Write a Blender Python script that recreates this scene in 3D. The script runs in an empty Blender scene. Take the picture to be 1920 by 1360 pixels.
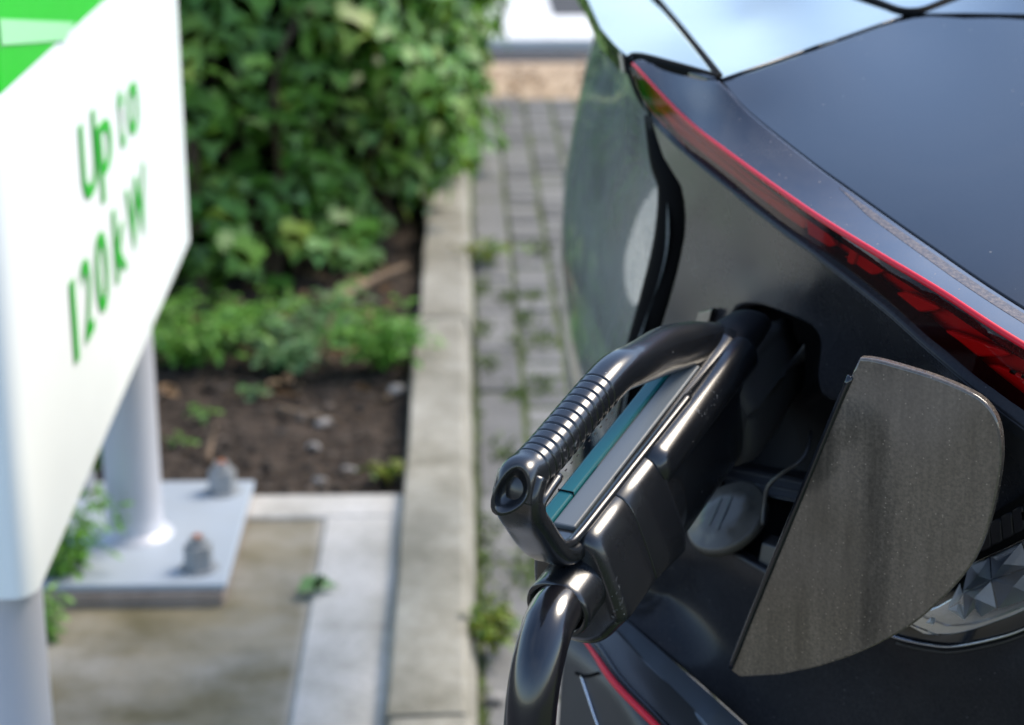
import bpy, bmesh, math, random
import numpy as np
from mathutils import Vector, Matrix, geometry
random.seed(7); RNG = np.random.default_rng(7)
SC = bpy.context.scene
COL = SC.collection
R = math.radians

# ------------------------------------------------------------------ camera, sky, sun, exposure
CAM_H, PITCH, YAW, FPX = 1.42, R(18.0), R(1.36), 3700.0
cam_d = bpy.data.cameras.new('camera'); cam = bpy.data.objects.new('camera', cam_d); COL.objects.link(cam)
cam.location = (0, 0, CAM_H); cam.rotation_euler = (R(90) - PITCH, 0, -YAW)
cam_d.sensor_width = 36.0; cam_d.lens = FPX / 1920 * 36.0
cam_d.clip_start = 0.02; cam_d.clip_end = 600
cam_d.dof.use_dof = True; cam_d.dof.focus_distance = 1.27; cam_d.dof.aperture_fstop = 6.5
SC.camera = cam
SUN_DIR = Vector((0.60, 0.27, 0.755)).normalized()          # towards the sun
w = bpy.data.worlds.new('World'); SC.world = w; w.use_nodes = True
nt = w.node_tree; bg = nt.nodes['Background']
sky = nt.nodes.new('ShaderNodeTexSky'); sky.sky_type = 'NISHITA'; sky.sun_disc = False
sky.sun_elevation = math.asin(SUN_DIR.z); sky.sun_rotation = math.atan2(SUN_DIR.x, SUN_DIR.y)
sky.air_density = 1.0; sky.dust_density = 0.4; sky.ozone_density = 2.0
# broken thin cloud spread evenly over the whole sky
tc = nt.nodes.new('ShaderNodeTexCoord'); mpn = nt.nodes.new('ShaderNodeMapping'); mpn.inputs['Scale'].default_value = (1.0, 1.0, 2.2)
cn = nt.nodes.new('ShaderNodeTexNoise'); cn.inputs['Scale'].default_value = 1.7; cn.inputs['Detail'].default_value = 4; cn.inputs['Roughness'].default_value = .55; cn.inputs['Distortion'].default_value = .3
cr = nt.nodes.new('ShaderNodeMapRange'); cr.inputs[1].default_value = .42; cr.inputs[2].default_value = .68; cr.interpolation_type = 'SMOOTHSTEP'; cr.inputs[4].default_value = .08
cm = nt.nodes.new('ShaderNodeMix'); cm.data_type = 'RGBA'; cm.inputs[7].default_value = (9.5, 9.6, 10.0, 1)
nt.links.new(tc.outputs['Generated'], mpn.inputs[0]); nt.links.new(mpn.outputs[0], cn.inputs['Vector']); nt.links.new(cn.outputs[0], cr.inputs[0]); nt.links.new(cr.outputs[0], cm.inputs[0])
nt.links.new(sky.outputs[0], cm.inputs[6]); nt.links.new(cm.outputs[2], bg.inputs[0]); bg.inputs[1].default_value = 0.12
sun_d = bpy.data.lights.new('sun', 'SUN'); sun = bpy.data.objects.new('sun', sun_d); COL.objects.link(sun)
sun_d.energy = 2.0; sun_d.angle = R(28); sun_d.color = (1.0, 0.88, 0.72)
sun.rotation_euler = (-SUN_DIR).to_track_quat('-Z', 'Y').to_euler()
vs = SC.view_settings; vs.view_transform = 'Standard'; vs.look = 'None'; vs.gamma = 1.0; vs.use_curve_mapping = False
vs.exposure = 1.42

# ------------------------------------------------------------------ measuring helpers
FW = np.array([math.sin(YAW)*math.cos(PITCH), math.cos(YAW)*math.cos(PITCH), -math.sin(PITCH)])
RT = np.array([math.cos(YAW), -math.sin(YAW), 0.0]); UP = np.cross(RT, FW); C0 = np.array([0, 0, CAM_H])
S = 1.2                                                     # distance scale of the car corner
def ray(px, py): return FW + RT*((px-960)/FPX) - UP*((py-680)/FPX)
def PY(px, py, Y):
    r = ray(px, py); return C0 + r*(Y/r[1])
def PZ(px, py, z=0.0):
    r = ray(px, py); return C0 + r*((z-CAM_H)/r[2])
def PC(px, py, Y): return PY(px, py, Y*S)

def catmull(pts, n, closed=False):
    """evenly spaced n points on a centripetal-ish Catmull-Rom curve through pts"""
    p = np.array(pts, float); m = len(p)
    if closed: q = np.vstack([p[-1], p, p[0], p[1]])
    else: q = np.vstack([2*p[0]-p[1], p, 2*p[-1]-p[-2]])
    out = []; segs = m if closed else m-1
    for i in range(segs):
        a, b, c, d = q[i], q[i+1], q[i+2], q[i+3]
        for t in np.linspace(0, 1, 12, endpoint=False):
            out.append(0.5*((2*b)+(c-a)*t+(2*a-5*b+4*c-d)*t*t+(3*b-a-3*c+d)*t**3))
    out.append(q[-2] if not closed else p[0])
    out = np.array(out); L = np.r_[0, np.cumsum(np.linalg.norm(np.diff(out, axis=0), axis=1))]
    s = np.linspace(0, L[-1], n, endpoint=not closed)
    return np.array([[np.interp(v, L, out[:, k]) for k in range(out.shape[1])] for v in s])

# ------------------------------------------------------------------ mesh helpers
def link(name, me, mat=None, parent=None):
    o = bpy.data.objects.new(name, me); COL.objects.link(o)
    if mat is not None and me is not None: me.materials.append(mat)
    if parent is not None: o.parent = parent
    return o
def mesh_obj(name, verts, faces, mat, parent=None, smooth=True):
    me = bpy.data.meshes.new(name)
    me.from_pydata([tuple(map(float, v)) for v in verts], [], [tuple(map(int, f)) for f in faces])
    if smooth: me.polygons.foreach_set('use_smooth', [True]*len(me.polygons))
    me.update(); return link(name, me, mat, parent)
def bm_obj(name, bm, mat, parent=None, smooth=False):
    me = bpy.data.meshes.new(name); bm.normal_update(); bm.to_mesh(me); bm.free()
    if smooth: me.polygons.foreach_set('use_smooth', [True]*len(me.polygons))
    return link(name, me, mat, parent)
def empty(name, loc=(0, 0, 0), parent=None):
    o = bpy.data.objects.new(name, None); COL.objects.link(o); o.location = loc; o.empty_display_size = .05
    if parent: o.parent = parent
    return o
def tag(o, label=None, cat=None, group=None, kind=None):
    if label: o['label'] = label
    if cat: o['category'] = cat
    if group: o['group'] = group
    if kind: o['kind'] = kind
    return o
def box_bm(bm, x0, x1, y0, y1, z0, z1, bev=0.0, seg=2):
    r = bmesh.ops.create_cube(bm, size=1.0)
    vs_ = r['verts']
    for v in vs_:
        v.co = Vector(((x0+x1)/2+v.co.x*(x1-x0), (y0+y1)/2+v.co.y*(y1-y0), (z0+z1)/2+v.co.z*(z1-z0)))
    if bev > 0:
        es = list({e for v in vs_ for e in v.link_edges})
        bmesh.ops.bevel(bm, geom=es, offset=bev, segments=seg, profile=0.5, affect='EDGES')
def grid_faces(nu, nv, closed_v=False, off=0):
    f = []
    for i in range(nu-1):
        for j in range(nv if closed_v else nv-1):
            k = (j+1) % nv
            f.append((off+i*nv+j, off+i*nv+k, off+(i+1)*nv+k, off+(i+1)*nv+j))
    return f
def tube(name, path, rad, mat, parent=None, n=16, prof=None, cap=True):
    """swept round section; rad a number or a list; prof(k,ang)->extra factor"""
    p = np.array(path, float); m = len(p)
    t = np.gradient(p, axis=0); t /= np.linalg.norm(t, axis=1)[:, None]
    nrm = np.cross(t[0], [0, 0, 1.0]);
    if np.linalg.norm(nrm) < 1e-3: nrm = np.array([1.0, 0, 0])
    nrm /= np.linalg.norm(nrm); V = []
    rad = np.full(m, rad) if np.isscalar(rad) else np.array(rad)
    for i in range(m):
        nrm = nrm - t[i]*(nrm@t[i]); nrm /= np.linalg.norm(nrm); b = np.cross(t[i], nrm)
        for j in range(n):
            a = 2*math.pi*j/n; k = rad[i]*(prof(i, a) if prof else 1.0)
            V.append(p[i]+(nrm*math.cos(a)+b*math.sin(a))*k)
    F = grid_faces(m, n, True)
    if cap: F += [tuple(range(n))[::-1], tuple(range((m-1)*n, m*n))]
    return mesh_obj(name, V, F, mat, parent)

# surface through measured points: thin plate spline on inverse distance
def field(ctrl, lam=1e-4):
    c = np.array(ctrl, float); x = c[:, :2]/1000.0; v = 1.0/c[:, 2]; n = len(x)
    def U(r2): return np.where(r2 > 1e-12, r2*np.log(np.maximum(r2, 1e-12)), 0.0)
    d2 = ((x[:, None]-x[None])**2).sum(-1)
    A = np.zeros((n+3, n+3)); A[:n, :n] = U(d2)+np.eye(n)*lam
    A[:n, n] = 1; A[:n, n+1:] = x; A[n, :n] = 1; A[n+1:, :n] = x.T
    s = np.linalg.solve(A, np.r_[v, 0, 0, 0])
    def f(px, py):
        px, py = np.atleast_1d(np.asarray(px, float)), np.atleast_1d(np.asarray(py, float))
        q = np.stack([px, py], 1)/1000.0
        r = 1.0/(U(((q[:, None]-x[None])**2).sum(-1))@s[:n]+s[n]+q@s[n+1:])
        return r if len(r) > 1 else float(r[0])
    return f
def inside(p, poly):
    x, y = p; r = False; n = len(poly); j = n-1
    for i in range(n):
        xi, yi = poly[i]; xj, yj = poly[j]
        if (yi > y) != (yj > y) and x < (xj-xi)*(y-yi)/(yj-yi)+xi: r = not r
        j = i
    return r
def densify(poly, step):
    out = []; n = len(poly)
    for i in range(n):
        a = np.array(poly[i], float); b = np.array(poly[(i+1) % n], float)
        k = max(1, int(round(np.linalg.norm(b-a)/step)))
        for t in range(k): out.append(a+(b-a)*t/k)
    return out
def inset(poly, d):
    p = np.array(poly, float); n = len(p)
    area = 0.5*sum(p[i][0]*p[(i+1) % n][1]-p[(i+1) % n][0]*p[i][1] for i in range(n))
    sg = 1 if area > 0 else -1; out = []
    for i in range(n):
        e1 = p[i]-p[i-1]; e2 = p[(i+1) % n]-p[i]
        n1 = np.array([-e1[1], e1[0]])*sg/(np.linalg.norm(e1)+1e-9); n2 = np.array([-e2[1], e2[0]])*sg/(np.linalg.norm(e2)+1e-9)
        m = n1+n2; l = np.linalg.norm(m)
        if l < 1e-6: out.append(p[i]); continue
        m /= l; out.append(p[i]+m*d/max(0.35, m@n1))
    return out
def panel(name, parent, mat, poly, fld, step=16, rim=0.0016, depth=0.010, hole=None, hole_depth=0.012, gap=0.0, back=0.0, flip_rim=False):
    """sheet-metal panel cut from a fitted surface, with rolled edges"""
    if gap: poly = inset(poly, gap)
    B = densify(poly, step); V = [Vector(v) for v in B]; nB = len(B)
    edges = [(i, (i+1) % nB) for i in range(nB)]
    Hh = None
    if hole is not None:
        Hh = densify(hole, step*0.6); o = len(V); V += [Vector(v) for v in Hh]; edges += [(o+i, o+(i+1) % len(Hh)) for i in range(len(Hh))]
    B = [(float(p[0]), float(p[1])) for p in B]; Hh = [(float(p[0]), float(p[1])) for p in Hh] if Hh else None
    bb = np.array(B); allb = np.array([list(v) for v in V])
    y = bb[:, 1].min()+step/2; row = 0
    while y < bb[:, 1].max():
        x = bb[:, 0].min()+step/2+(row % 2)*step/2
        while x < bb[:, 0].max():
            if ((allb-np.array([x, y]))**2).sum(1).min() > (0.55*step)**2 and inside((x, y), B) and not (Hh and inside((x, y), Hh)):
                V.append(Vector((x, y)))
            x += step
        y += step*0.866; row += 1
    vo, eo, fo, *_ = geometry.delaunay_2d_cdt(V, edges, [], 0, 1e-5)
    T = []
    for f in fo:
        c = sum((vo[i] for i in f), Vector((0, 0)))/len(f)
        if inside(c, B) and not (Hh and inside(c, Hh)): T.append(f)
    XY = np.array([[v.x, v.y] for v in vo])
    def pos(q):
        Yd = np.atleast_1d(fld(q[:, 0], q[:, 1]))+back
        r = FW[None]+RT[None]*((q[:, :1]-960)/FPX)-UP[None]*((q[:, 1:]-680)/FPX)
        return C0+r*(Yd*S/r[:, 1])[:, None]
    W_ = pos(XY); N_ = np.cross(pos(XY+[2, 0])-pos(XY-[2, 0]), pos(XY+[0, 2])-pos(XY-[0, 2])); N_ /= np.linalg.norm(N_, axis=1)[:, None]
    N_ *= np.sign(((C0-W_)*N_).sum(1))[:, None]
    bm = bmesh.new(); vv = [bm.verts.new(p) for p in W_]; nor = {v: Vector(N_[i]) for i, v in enumerate(vv)}
    for f in T:
        try: bm.faces.new([vv[i] for i in f])
        except ValueError: pass
    for v in [v for v in bm.verts if not v.link_faces]: bm.verts.remove(v)
    bm.normal_update()
    cc = Vector(C0)
    for f in bm.faces:
        if f.normal.dot(cc-f.calc_center_median()) < 0: f.normal_flip()
    bm.normal_update()
    # rolled rim along every boundary loop
    bed = [e for e in bm.edges if len(e.link_faces) == 1]
    info = {}
    for e in bed:
        f = e.link_faces[0]; d = (e.verts[1].co-e.verts[0].co).normalized(); o = d.cross(f.normal)
        if o.dot((e.verts[0].co+e.verts[1].co)/2-f.calc_center_median()) < 0: o = -o
        for v in e.verts: info.setdefault(v, []).append(o)
    px_hole = [Vector(p) for p in pos(np.array(Hh))] if Hh else []
    rings = {}
    for v, os_ in info.items():
        o = sum(os_, Vector()); nrm = nor[v]; o = o-nrm*o.dot(nrm); o.normalize(); r = []
        isH = bool(px_hole) and min((v.co-h).length_squared for h in px_hole) < 1e-8
        for a in (35, 65, 90):
            q = bm.verts.new(v.co+o*rim*math.sin(R(a))-nrm*rim*(1-math.cos(R(a)))); r.append(q); nor[q] = o*math.sin(R(a))+nrm*math.cos(R(a))
        q = bm.verts.new(v.co+o*rim-nrm*(hole_depth if isH else depth)); r.append(q); nor[q] = o
        rings[v] = [v]+r
    for e in bed:
        f = e.link_faces[0]; a, b = e.verts
        for lp in f.loops:
            if lp.edge == e: a, b = lp.vert, lp.link_loop_next.vert
        for k in range(4):
            bm.faces.new((rings[b][k], rings[a][k], rings[a][k+1], rings[b][k+1]))
    bm.verts.index_update(); nl = [tuple(nor[v]) for v in bm.verts]
    o = bm_obj(name, bm, mat, parent, smooth=True); o.data.normals_split_custom_set_from_vertices(nl); return o

# ------------------------------------------------------------------ materials
def newmat(name):
    m = bpy.data.materials.new(name); m.use_nodes = True
    return m, m.node_tree, m.node_tree.nodes['Principled BSDF']
def nd(t, typ, **kw):
    n = t.nodes.new(typ)
    for k, v in kw.items(): setattr(n, k, v)
    return n
def noise(t, scale, detail=4, rough=.55, vec=None, stretch=None):
    n = nd(t, 'ShaderNodeTexNoise'); n.inputs['Scale'].default_value = scale; n.inputs['Detail'].default_value = detail; n.inputs['Roughness'].default_value = rough
    co = nd(t, 'ShaderNodeTexCoord'); src = co.outputs['Object']
    if stretch:
        mp = nd(t, 'ShaderNodeMapping'); mp.inputs['Scale'].default_value = stretch[0]; mp.inputs['Rotation'].default_value = stretch[1]
        t.links.new(src, mp.inputs[0]); src = mp.outputs[0]
    t.links.new(src, n.inputs['Vector']); return n
def ramp(t, src, stops):
    r = nd(t, 'ShaderNodeValToRGB'); e = r.color_ramp.elements
    while len(e) > 1: e.remove(e[-1])
    e[0].position = stops[0][0]; e[0].color = (*stops[0][1], 1)
    for p, c in stops[1:]:
        x = e.new(p); x.color = (*c, 1)
    t.links.new(src, r.inputs[0]); return r
def bump(t, src, bsdf, strength, dist=.002):
    b = nd(t, 'ShaderNodeBump'); b.inputs['Strength'].default_value = strength; b.inputs['Distance'].default_value = dist
    t.links.new(src, b.inputs['Height']); t.links.new(b.outputs[0], bsdf.inputs['Normal']); return b
def rough_surface(name, cols, scale=6, rough=.85, bscale=60, bstr=.4, bdist=.003, spec=.3, detail=8):
    m, t, b = newmat(name); n = noise(t, scale, detail, .65)
    r = ramp(t, n.outputs[0], [(0.30+0.42*i/max(1, len(cols)-1), c) for i, c in enumerate(cols)])
    n2 = noise(t, bscale, 6, .7)
    mx = nd(t, 'ShaderNodeMix', data_type='RGBA', blend_type='MULTIPLY'); mx.inputs[0].default_value = .55
    r2 = ramp(t, n2.outputs[0], [(.25, (.55, .55, .55)), (.7, (1.25, 1.25, 1.25))])
    t.links.new(r.outputs[0], mx.inputs[6]); t.links.new(r2.outputs[0], mx.inputs[7]); t.links.new(mx.outputs[2], b.inputs['Base Color'])
    b.inputs['Roughness'].default_value = rough; b.inputs['Specular IOR Level'].default_value = spec
    bump(t, n2.outputs[0], b, bstr, bdist); return m
def glossy(name, base, rough, coat=0.0, dust=0.0, speck=0.0, dust_col=(.16, .14, .12), bstr=0.0, bscale=900, ior=1.5, metal=0.0, scuff=0.0, crough=.03, dstretch=None, dscale=9.0, speck_scale=260):
    """paint or plastic with an optional film of dust and pale specks"""
    m, t, b = newmat(name)
    b.inputs['Base Color'].default_value = (*base, 1); b.inputs['Roughness'].default_value = rough; b.inputs['IOR'].default_value = ior
    b.inputs['Coat Weight'].default_value = coat; b.inputs['Coat IOR'].default_value = max(1.5, ior-.1); b.inputs['Coat Roughness'].default_value = crough; b.inputs['Metallic'].default_value = metal
    n0 = noise(t, 7, 5, .6); rr = nd(t, 'ShaderNodeMapRange'); rr.inputs[3].default_value = rough*.75; rr.inputs[4].default_value = min(1, rough*1.35)
    t.links.new(n0.outputs[0], rr.inputs[0]); t.links.new(rr.outputs[0], b.inputs['Roughness'])
    if bstr: bump(t, noise(t, bscale, 2).outputs[0], b, bstr, .0004)
    if dust or speck:
        d = nd(t, 'ShaderNodeBsdfDiffuse'); d.inputs[0].default_value = (*dust_col, 1)
        mx = nd(t, 'ShaderNodeMixShader'); out = t.nodes['Material Output']
        f1 = nd(t, 'ShaderNodeMapRange'); f1.inputs[1].default_value = .3; f1.inputs[2].default_value = .75; f1.inputs[3].default_value = dust*.2; f1.inputs[4].default_value = dust
        n1 = noise(t, dscale, 7, .7, stretch=dstretch); t.links.new(n1.outputs[0], f1.inputs[0])
        n2 = noise(t, 420, 3, .6); g = nd(t, 'ShaderNodeMapRange'); g.inputs[1].default_value = .35; g.inputs[2].default_value = .7; g.inputs[3].default_value = .55; g.inputs[4].default_value = 1.35
        t.links.new(n2.outputs[0], g.inputs[0])
        ml = nd(t, 'ShaderNodeMath', operation='MULTIPLY'); t.links.new(f1.outputs[0], ml.inputs[0]); t.links.new(g.outputs[0], ml.inputs[1])
        last = ml.outputs[0]
        if speck:
            v = nd(t, 'ShaderNodeTexVoronoi'); v.inputs['Scale'].default_value = speck_scale; co = nd(t, 'ShaderNodeTexCoord'); t.links.new(co.outputs['Object'], v.inputs['Vector'])
            lt = nd(t, 'ShaderNodeMapRange'); lt.inputs[1].default_value = .10; lt.inputs[2].default_value = .22; lt.inputs[3].default_value = 1; lt.inputs[4].default_value = 0
            t.links.new(v.outputs['Distance'], lt.inputs[0])
            sp = nd(t, 'ShaderNodeSeparateColor'); t.links.new(v.outputs['Color'], sp.inputs[0])
            th = nd(t, 'ShaderNodeMath', operation='LESS_THAN'); th.inputs[1].default_value = speck; t.links.new(sp.outputs[0], th.inputs[0])
            m2 = nd(t, 'ShaderNodeMath', operation='MULTIPLY'); t.links.new(lt.outputs[0], m2.inputs[0]); t.links.new(th.outputs[0], m2.inputs[1])
            mxx = nd(t, 'ShaderNodeMath', operation='MAXIMUM'); t.links.new(last, mxx.inputs[0]); t.links.new(m2.outputs[0], mxx.inputs[1]); last = mxx.outputs[0]
        if scuff:                             # rubbed, whitened patches
            a1 = noise(t, 260, 4, .7); a2 = noise(t, 16, 3, .5); q1 = nd(t, 'ShaderNodeMapRange'); q1.inputs[1].default_value = .56; q1.inputs[2].default_value = .66
            q2 = nd(t, 'ShaderNodeMapRange'); q2.inputs[1].default_value = .63; q2.inputs[2].default_value = .72; t.links.new(a1.outputs[0], q1.inputs[0]); t.links.new(a2.outputs[0], q2.inputs[0])
            q3 = nd(t, 'ShaderNodeMath', operation='MULTIPLY'); t.links.new(q1.outputs[0], q3.inputs[0]); t.links.new(q2.outputs[0], q3.inputs[1])
            q4 = nd(t, 'ShaderNodeMath', operation='MULTIPLY'); q4.inputs[1].default_value = scuff; t.links.new(q3.outputs[0], q4.inputs[0])
            q5 = nd(t, 'ShaderNodeMath', operation='MAXIMUM'); t.links.new(last, q5.inputs[0]); t.links.new(q4.outputs[0], q5.inputs[1]); last = q5.outputs[0]
        cl = nd(t, 'ShaderNodeClamp'); t.links.new(last, cl.inputs[0])
        t.links.new(cl.outputs[0], mx.inputs[0]); t.links.new(b.outputs[0], mx.inputs[1]); t.links.new(d.outputs[0], mx.inputs[2]); t.links.new(mx.outputs[0], out.inputs[0])
    return m
def lensmat(name, tint, rough=.02, ior=1.5):
    """tinted clear plastic cover: tinted see-through plus a mirror-like skin"""
    m, t, b = newmat(name); t.nodes.remove(b)
    tr = nd(t, 'ShaderNodeBsdfTransparent'); tr.inputs[0].default_value = (*tint, 1)
    gl = nd(t, 'ShaderNodeBsdfGlossy'); gl.inputs['Roughness'].default_value = rough
    fr = nd(t, 'ShaderNodeFresnel'); fr.inputs[0].default_value = ior
    n = noise(t, 14, 5); mr = nd(t, 'ShaderNodeMapRange'); mr.inputs[3].default_value = rough*.6; mr.inputs[4].default_value = rough*2.5
    t.links.new(n.outputs[0], mr.inputs[0]); t.links.new(mr.outputs[0], gl.inputs['Roughness'])
    mx = nd(t, 'ShaderNodeMixShader'); t.links.new(fr.outputs[0], mx.inputs[0]); t.links.new(tr.outputs[0], mx.inputs[1]); t.links.new(gl.outputs[0], mx.inputs[2])
    t.links.new(mx.outputs[0], t.nodes['Material Output'].inputs[0]); return m
def leafmat(name, cols, rough=.42, trans=.3):
    m, t, b = newmat(name); out = t.nodes['Material Output']
    g = nd(t, 'ShaderNodeNewGeometry'); oi = nd(t, 'ShaderNodeObjectInfo'); ad = nd(t, 'ShaderNodeMath', operation='ADD'); fr = nd(t, 'ShaderNodeMath', operation='FRACT')
    t.links.new(g.outputs['Random Per Island'], ad.inputs[0]); t.links.new(oi.outputs['Random'], ad.inputs[1]); t.links.new(ad.outputs[0], fr.inputs[0])
    r = ramp(t, fr.outputs[0], [(i/(len(cols)-1), c) for i, c in enumerate(cols)])
    n = noise(t, 60, 4); hs = nd(t, 'ShaderNodeMix', data_type='RGBA', blend_type='MULTIPLY'); hs.inputs[0].default_value = .5
    r2 = ramp(t, n.outputs[0], [(.3, (.6, .65, .6)), (.7, (1.2, 1.15, 1.1))]); t.links.new(r.outputs[0], hs.inputs[6]); t.links.new(r2.outputs[0], hs.inputs[7])
    t.links.new(hs.outputs[2], b.inputs['Base Color']); b.inputs['Roughness'].default_value = rough
    tl = nd(t, 'ShaderNodeBsdfTranslucent'); t.links.new(hs.outputs[2], tl.inputs[0]); mx = nd(t, 'ShaderNodeMixShader'); mx.inputs[0].default_value = trans
    t.links.new(b.outputs[0], mx.inputs[1]); t.links.new(tl.outputs[0], mx.inputs[2]); t.links.new(mx.outputs[0], out.inputs[0]); return m

M = {}
M['paint'] = glossy('black_paint', (.006, .007, .010), .22, coat=1.0, ior=1.12, dust=.03, speck=.014, dust_col=(.2, .2, .2), speck_scale=200)
M['paint_dusty'] = glossy('dusty_black_paint', (.010, .010, .012), .26, coat=.25, ior=1.2, dust=.28, speck=.05, dust_col=(.085, .08, .08), dscale=5, crough=.16)
M['film'] = glossy('black_paint_with_pale_sheen', (.012, .013, .013), .25, coat=1.0, dust=.92, speck=.0, dust_col=(.21, .225, .225), dscale=3)  # pale layer: grazing reflection of sky and ground put into the colour
M['dust_edge'] = glossy('gritty_dust', (.014, .012, .018), .25, dust=.95, speck=.35, dust_col=(.24, .21, .20), dscale=260, speck_scale=420)
M['ledge_highlight'] = glossy('ledge_highlight_grey', (.11, .125, .14), .33, dust=.15, dust_col=(.15, .15, .15))  # sky highlight along the bumper ledge, put in as a lighter colour
M['deep'] = glossy('black_deep_plastic', (.003, .003, .004), .6, ior=1.3)
M['flap'] = glossy('road_dust_paint', (.030, .025, .020), .14, coat=1.0, crough=.10, dust=.48, speck=.30, dust_col=(.31, .245, .185), dstretch=((16, 16, 1.0), (0, R(-20), 0)), dscale=4, speck_scale=300)
M['cover'] = glossy('dark_lamp_cover', (.014, .012, .018), .12, coat=1.0, dust=.16, speck=.05, dust_col=(.3, .26, .24), dscale=16)
M['rubber'] = glossy('matte_black_rubber', (.006, .006, .006), .9, ior=1.15)
M['gloss_plastic'] = glossy('black_moulded_plastic', (.004, .005, .007), .25, coat=.2, ior=1.58, bstr=.03, bscale=1400, dust=.02, speck=.006, speck_scale=420, scuff=.4, dust_col=(.34, .34, .34))
M['mid_plastic'] = glossy('dark_grey_plastic', (.035, .034, .034), .32, bstr=.1, bscale=1200, dust=.05)
M['recess_plastic'] = glossy('black_recess_plastic', (.006, .006, .008), .42, bstr=.1, bscale=900, dust=.015)
M['cable'] = glossy('black_cable_jacket', (.005, .005, .007), .2, coat=.35, ior=1.6, bstr=.05, bscale=300, dust=.008)
M['teal'] = glossy('teal_reflection', (.006, .12, .13), .35)  # teal reflection on the black plug body, put in as colour
M['pale_reflection'] = glossy('grey_reflection', (.13, .15, .165), .35, dust=.04)  # paler part of the plug body's reflection, put in as colour
M['cap'] = glossy('translucent_grey_cap', (.065, .060, .052), .3, dust=.15)
M['red_strip'] = glossy('red_reflector_plastic', (.60, .004, .020), .45)
M['red_facet'] = glossy('deep_red_reflector', (.42, .008, .018), .3)
M['dark_red'] = glossy('dark_red_housing', (.34, .008, .014), .4)
M['amber_dark'] = glossy('brown_lamp_section', (.42, .10, .07), .4)
M['lens'] = lensmat('red_clear_plastic', (.85, .22, .22), .05, 1.28)
M['clear'] = lensmat('clear_plastic', (.86, .88, .9))
M['chrome'] = glossy('silver_reflector', (.62, .65, .70), .18, metal=1.0)
M['facet'] = glossy('textured_silver', (.34, .39, .48), .38, metal=.85, bstr=.6, bscale=900)
M['white_facet'] = glossy('white_reflector', (.8, .82, .85), .3)

# ------------------------------------------------------------------ setting: ground, kerb, paving, slab, soil, far pavement
M['asphalt'] = rough_surface('asphalt', [(.05, .05, .052), (.075, .075, .078)], 3, .9, 120, .5)
M['sand'] = rough_surface('joint_sand_moss', [(.06, .06, .045), (.075, .10, .03), (.11, .105, .085)], 9, .95, 90, .8)
M['paver'] = None
def paver_mat():
    m, t, b = newmat('concrete_paver'); oi = nd(t, 'ShaderNodeObjectInfo')
    r = ramp(t, oi.outputs['Random'], [(0, (.115, .113, .112)), (.5, (.15, .148, .146)), (1, (.20, .196, .192))])
    n = noise(t, 14, 8, .7); r2 = ramp(t, n.outputs[0], [(.3, (.7, .72, .7)), (.7, (1.2, 1.2, 1.2))])
    mx = nd(t, 'ShaderNodeMix', data_type='RGBA', blend_type='MULTIPLY'); mx.inputs[0].default_value = .8
    t.links.new(r.outputs[0], mx.inputs[6]); t.links.new(r2.outputs[0], mx.inputs[7]); t.links.new(mx.outputs[2], b.inputs['Base Color'])
    b.inputs['Roughness'].default_value = .9; bump(t, noise(t, 180, 5, .7).outputs[0], b, .5, .002); return m
M['paver'] = paver_mat()
M['kerb'] = rough_surface('weathered_kerb_concrete', [(.14, .13, .095), (.29, .275, .23), (.41, .395, .35)], 4, .9, 110, .9, .004)
def slab_mat():
    m = rough_surface('mossy_concrete', [(.27, .255, .22), (.36, .35, .325), (.46, .45, .435)], 4, .9, 90, .5)
    t = m.node_tree; b = t.nodes['Principled BSDF']; src = b.inputs['Base Color'].links[0].from_socket
    n = noise(t, 2.4, 6, .65, stretch=((1.6, 2.2, 1), (0, 0, .3))); co = nd(t, 'ShaderNodeTexCoord'); sp = nd(t, 'ShaderNodeSeparateXYZ'); t.links.new(co.outputs['Object'], sp.inputs[0])
    # dirt lies in the shallow channel, away from the swept margins
    def band(sock, a, b_, c, d):
        up_ = nd(t, 'ShaderNodeMapRange'); up_.inputs[1].default_value = a; up_.inputs[2].default_value = b_; dn = nd(t, 'ShaderNodeMapRange'); dn.inputs[1].default_value = c; dn.inputs[2].default_value = d; dn.inputs[3].default_value = 1; dn.inputs[4].default_value = 0
        for q in (up_, dn): q.interpolation_type = 'SMOOTHSTEP'; t.links.new(sock, q.inputs[0])
        k = nd(t, 'ShaderNodeMath', operation='MULTIPLY'); t.links.new(up_.outputs[0], k.inputs[0]); t.links.new(dn.outputs[0], k.inputs[1]); return k
    bx = band(sp.outputs[0], -1.6, -1.2, -.285, -.255); by = band(sp.outputs[1], -1, 0, 3.36, 3.43)
    k = nd(t, 'ShaderNodeMath', operation='MULTIPLY'); t.links.new(bx.outputs[0], k.inputs[0]); t.links.new(by.outputs[0], k.inputs[1])
    mr = nd(t, 'ShaderNodeMapRange'); mr.inputs[1].default_value = .36; mr.inputs[2].default_value = .62; mr.inputs[3].default_value = .45; mr.inputs[4].default_value = 1.0; t.links.new(n.outputs[0], mr.inputs[0])
    k2 = nd(t, 'ShaderNodeMath', operation='MULTIPLY'); t.links.new(k.outputs[0], k2.inputs[0]); t.links.new(mr.outputs[0], k2.inputs[1])
    n3 = noise(t, 6, 6, .6); dc = ramp(t, n3.outputs[0], [(.35, (.10, .088, .045)), (.6, (.20, .175, .115))])
    mx = nd(t, 'ShaderNodeMix', data_type='RGBA'); t.links.new(k2.outputs[0], mx.inputs[0]); t.links.new(src, mx.inputs[6]); t.links.new(dc.outputs[0], mx.inputs[7]); t.links.new(mx.outputs[2], b.inputs['Base Color'])
    return m
M['slab'] = slab_mat()
M['mortar'] = rough_surface('brown_mortar', [(.24, .19, .155), (.36, .30, .26)], 9, .9, 120, .5)
M['soil'] = rough_surface('dark_soil', [(.022, .016, .011), (.052, .038, .028), (.10, .075, .056)], 22, .95, 140, .9, .008)
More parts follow.
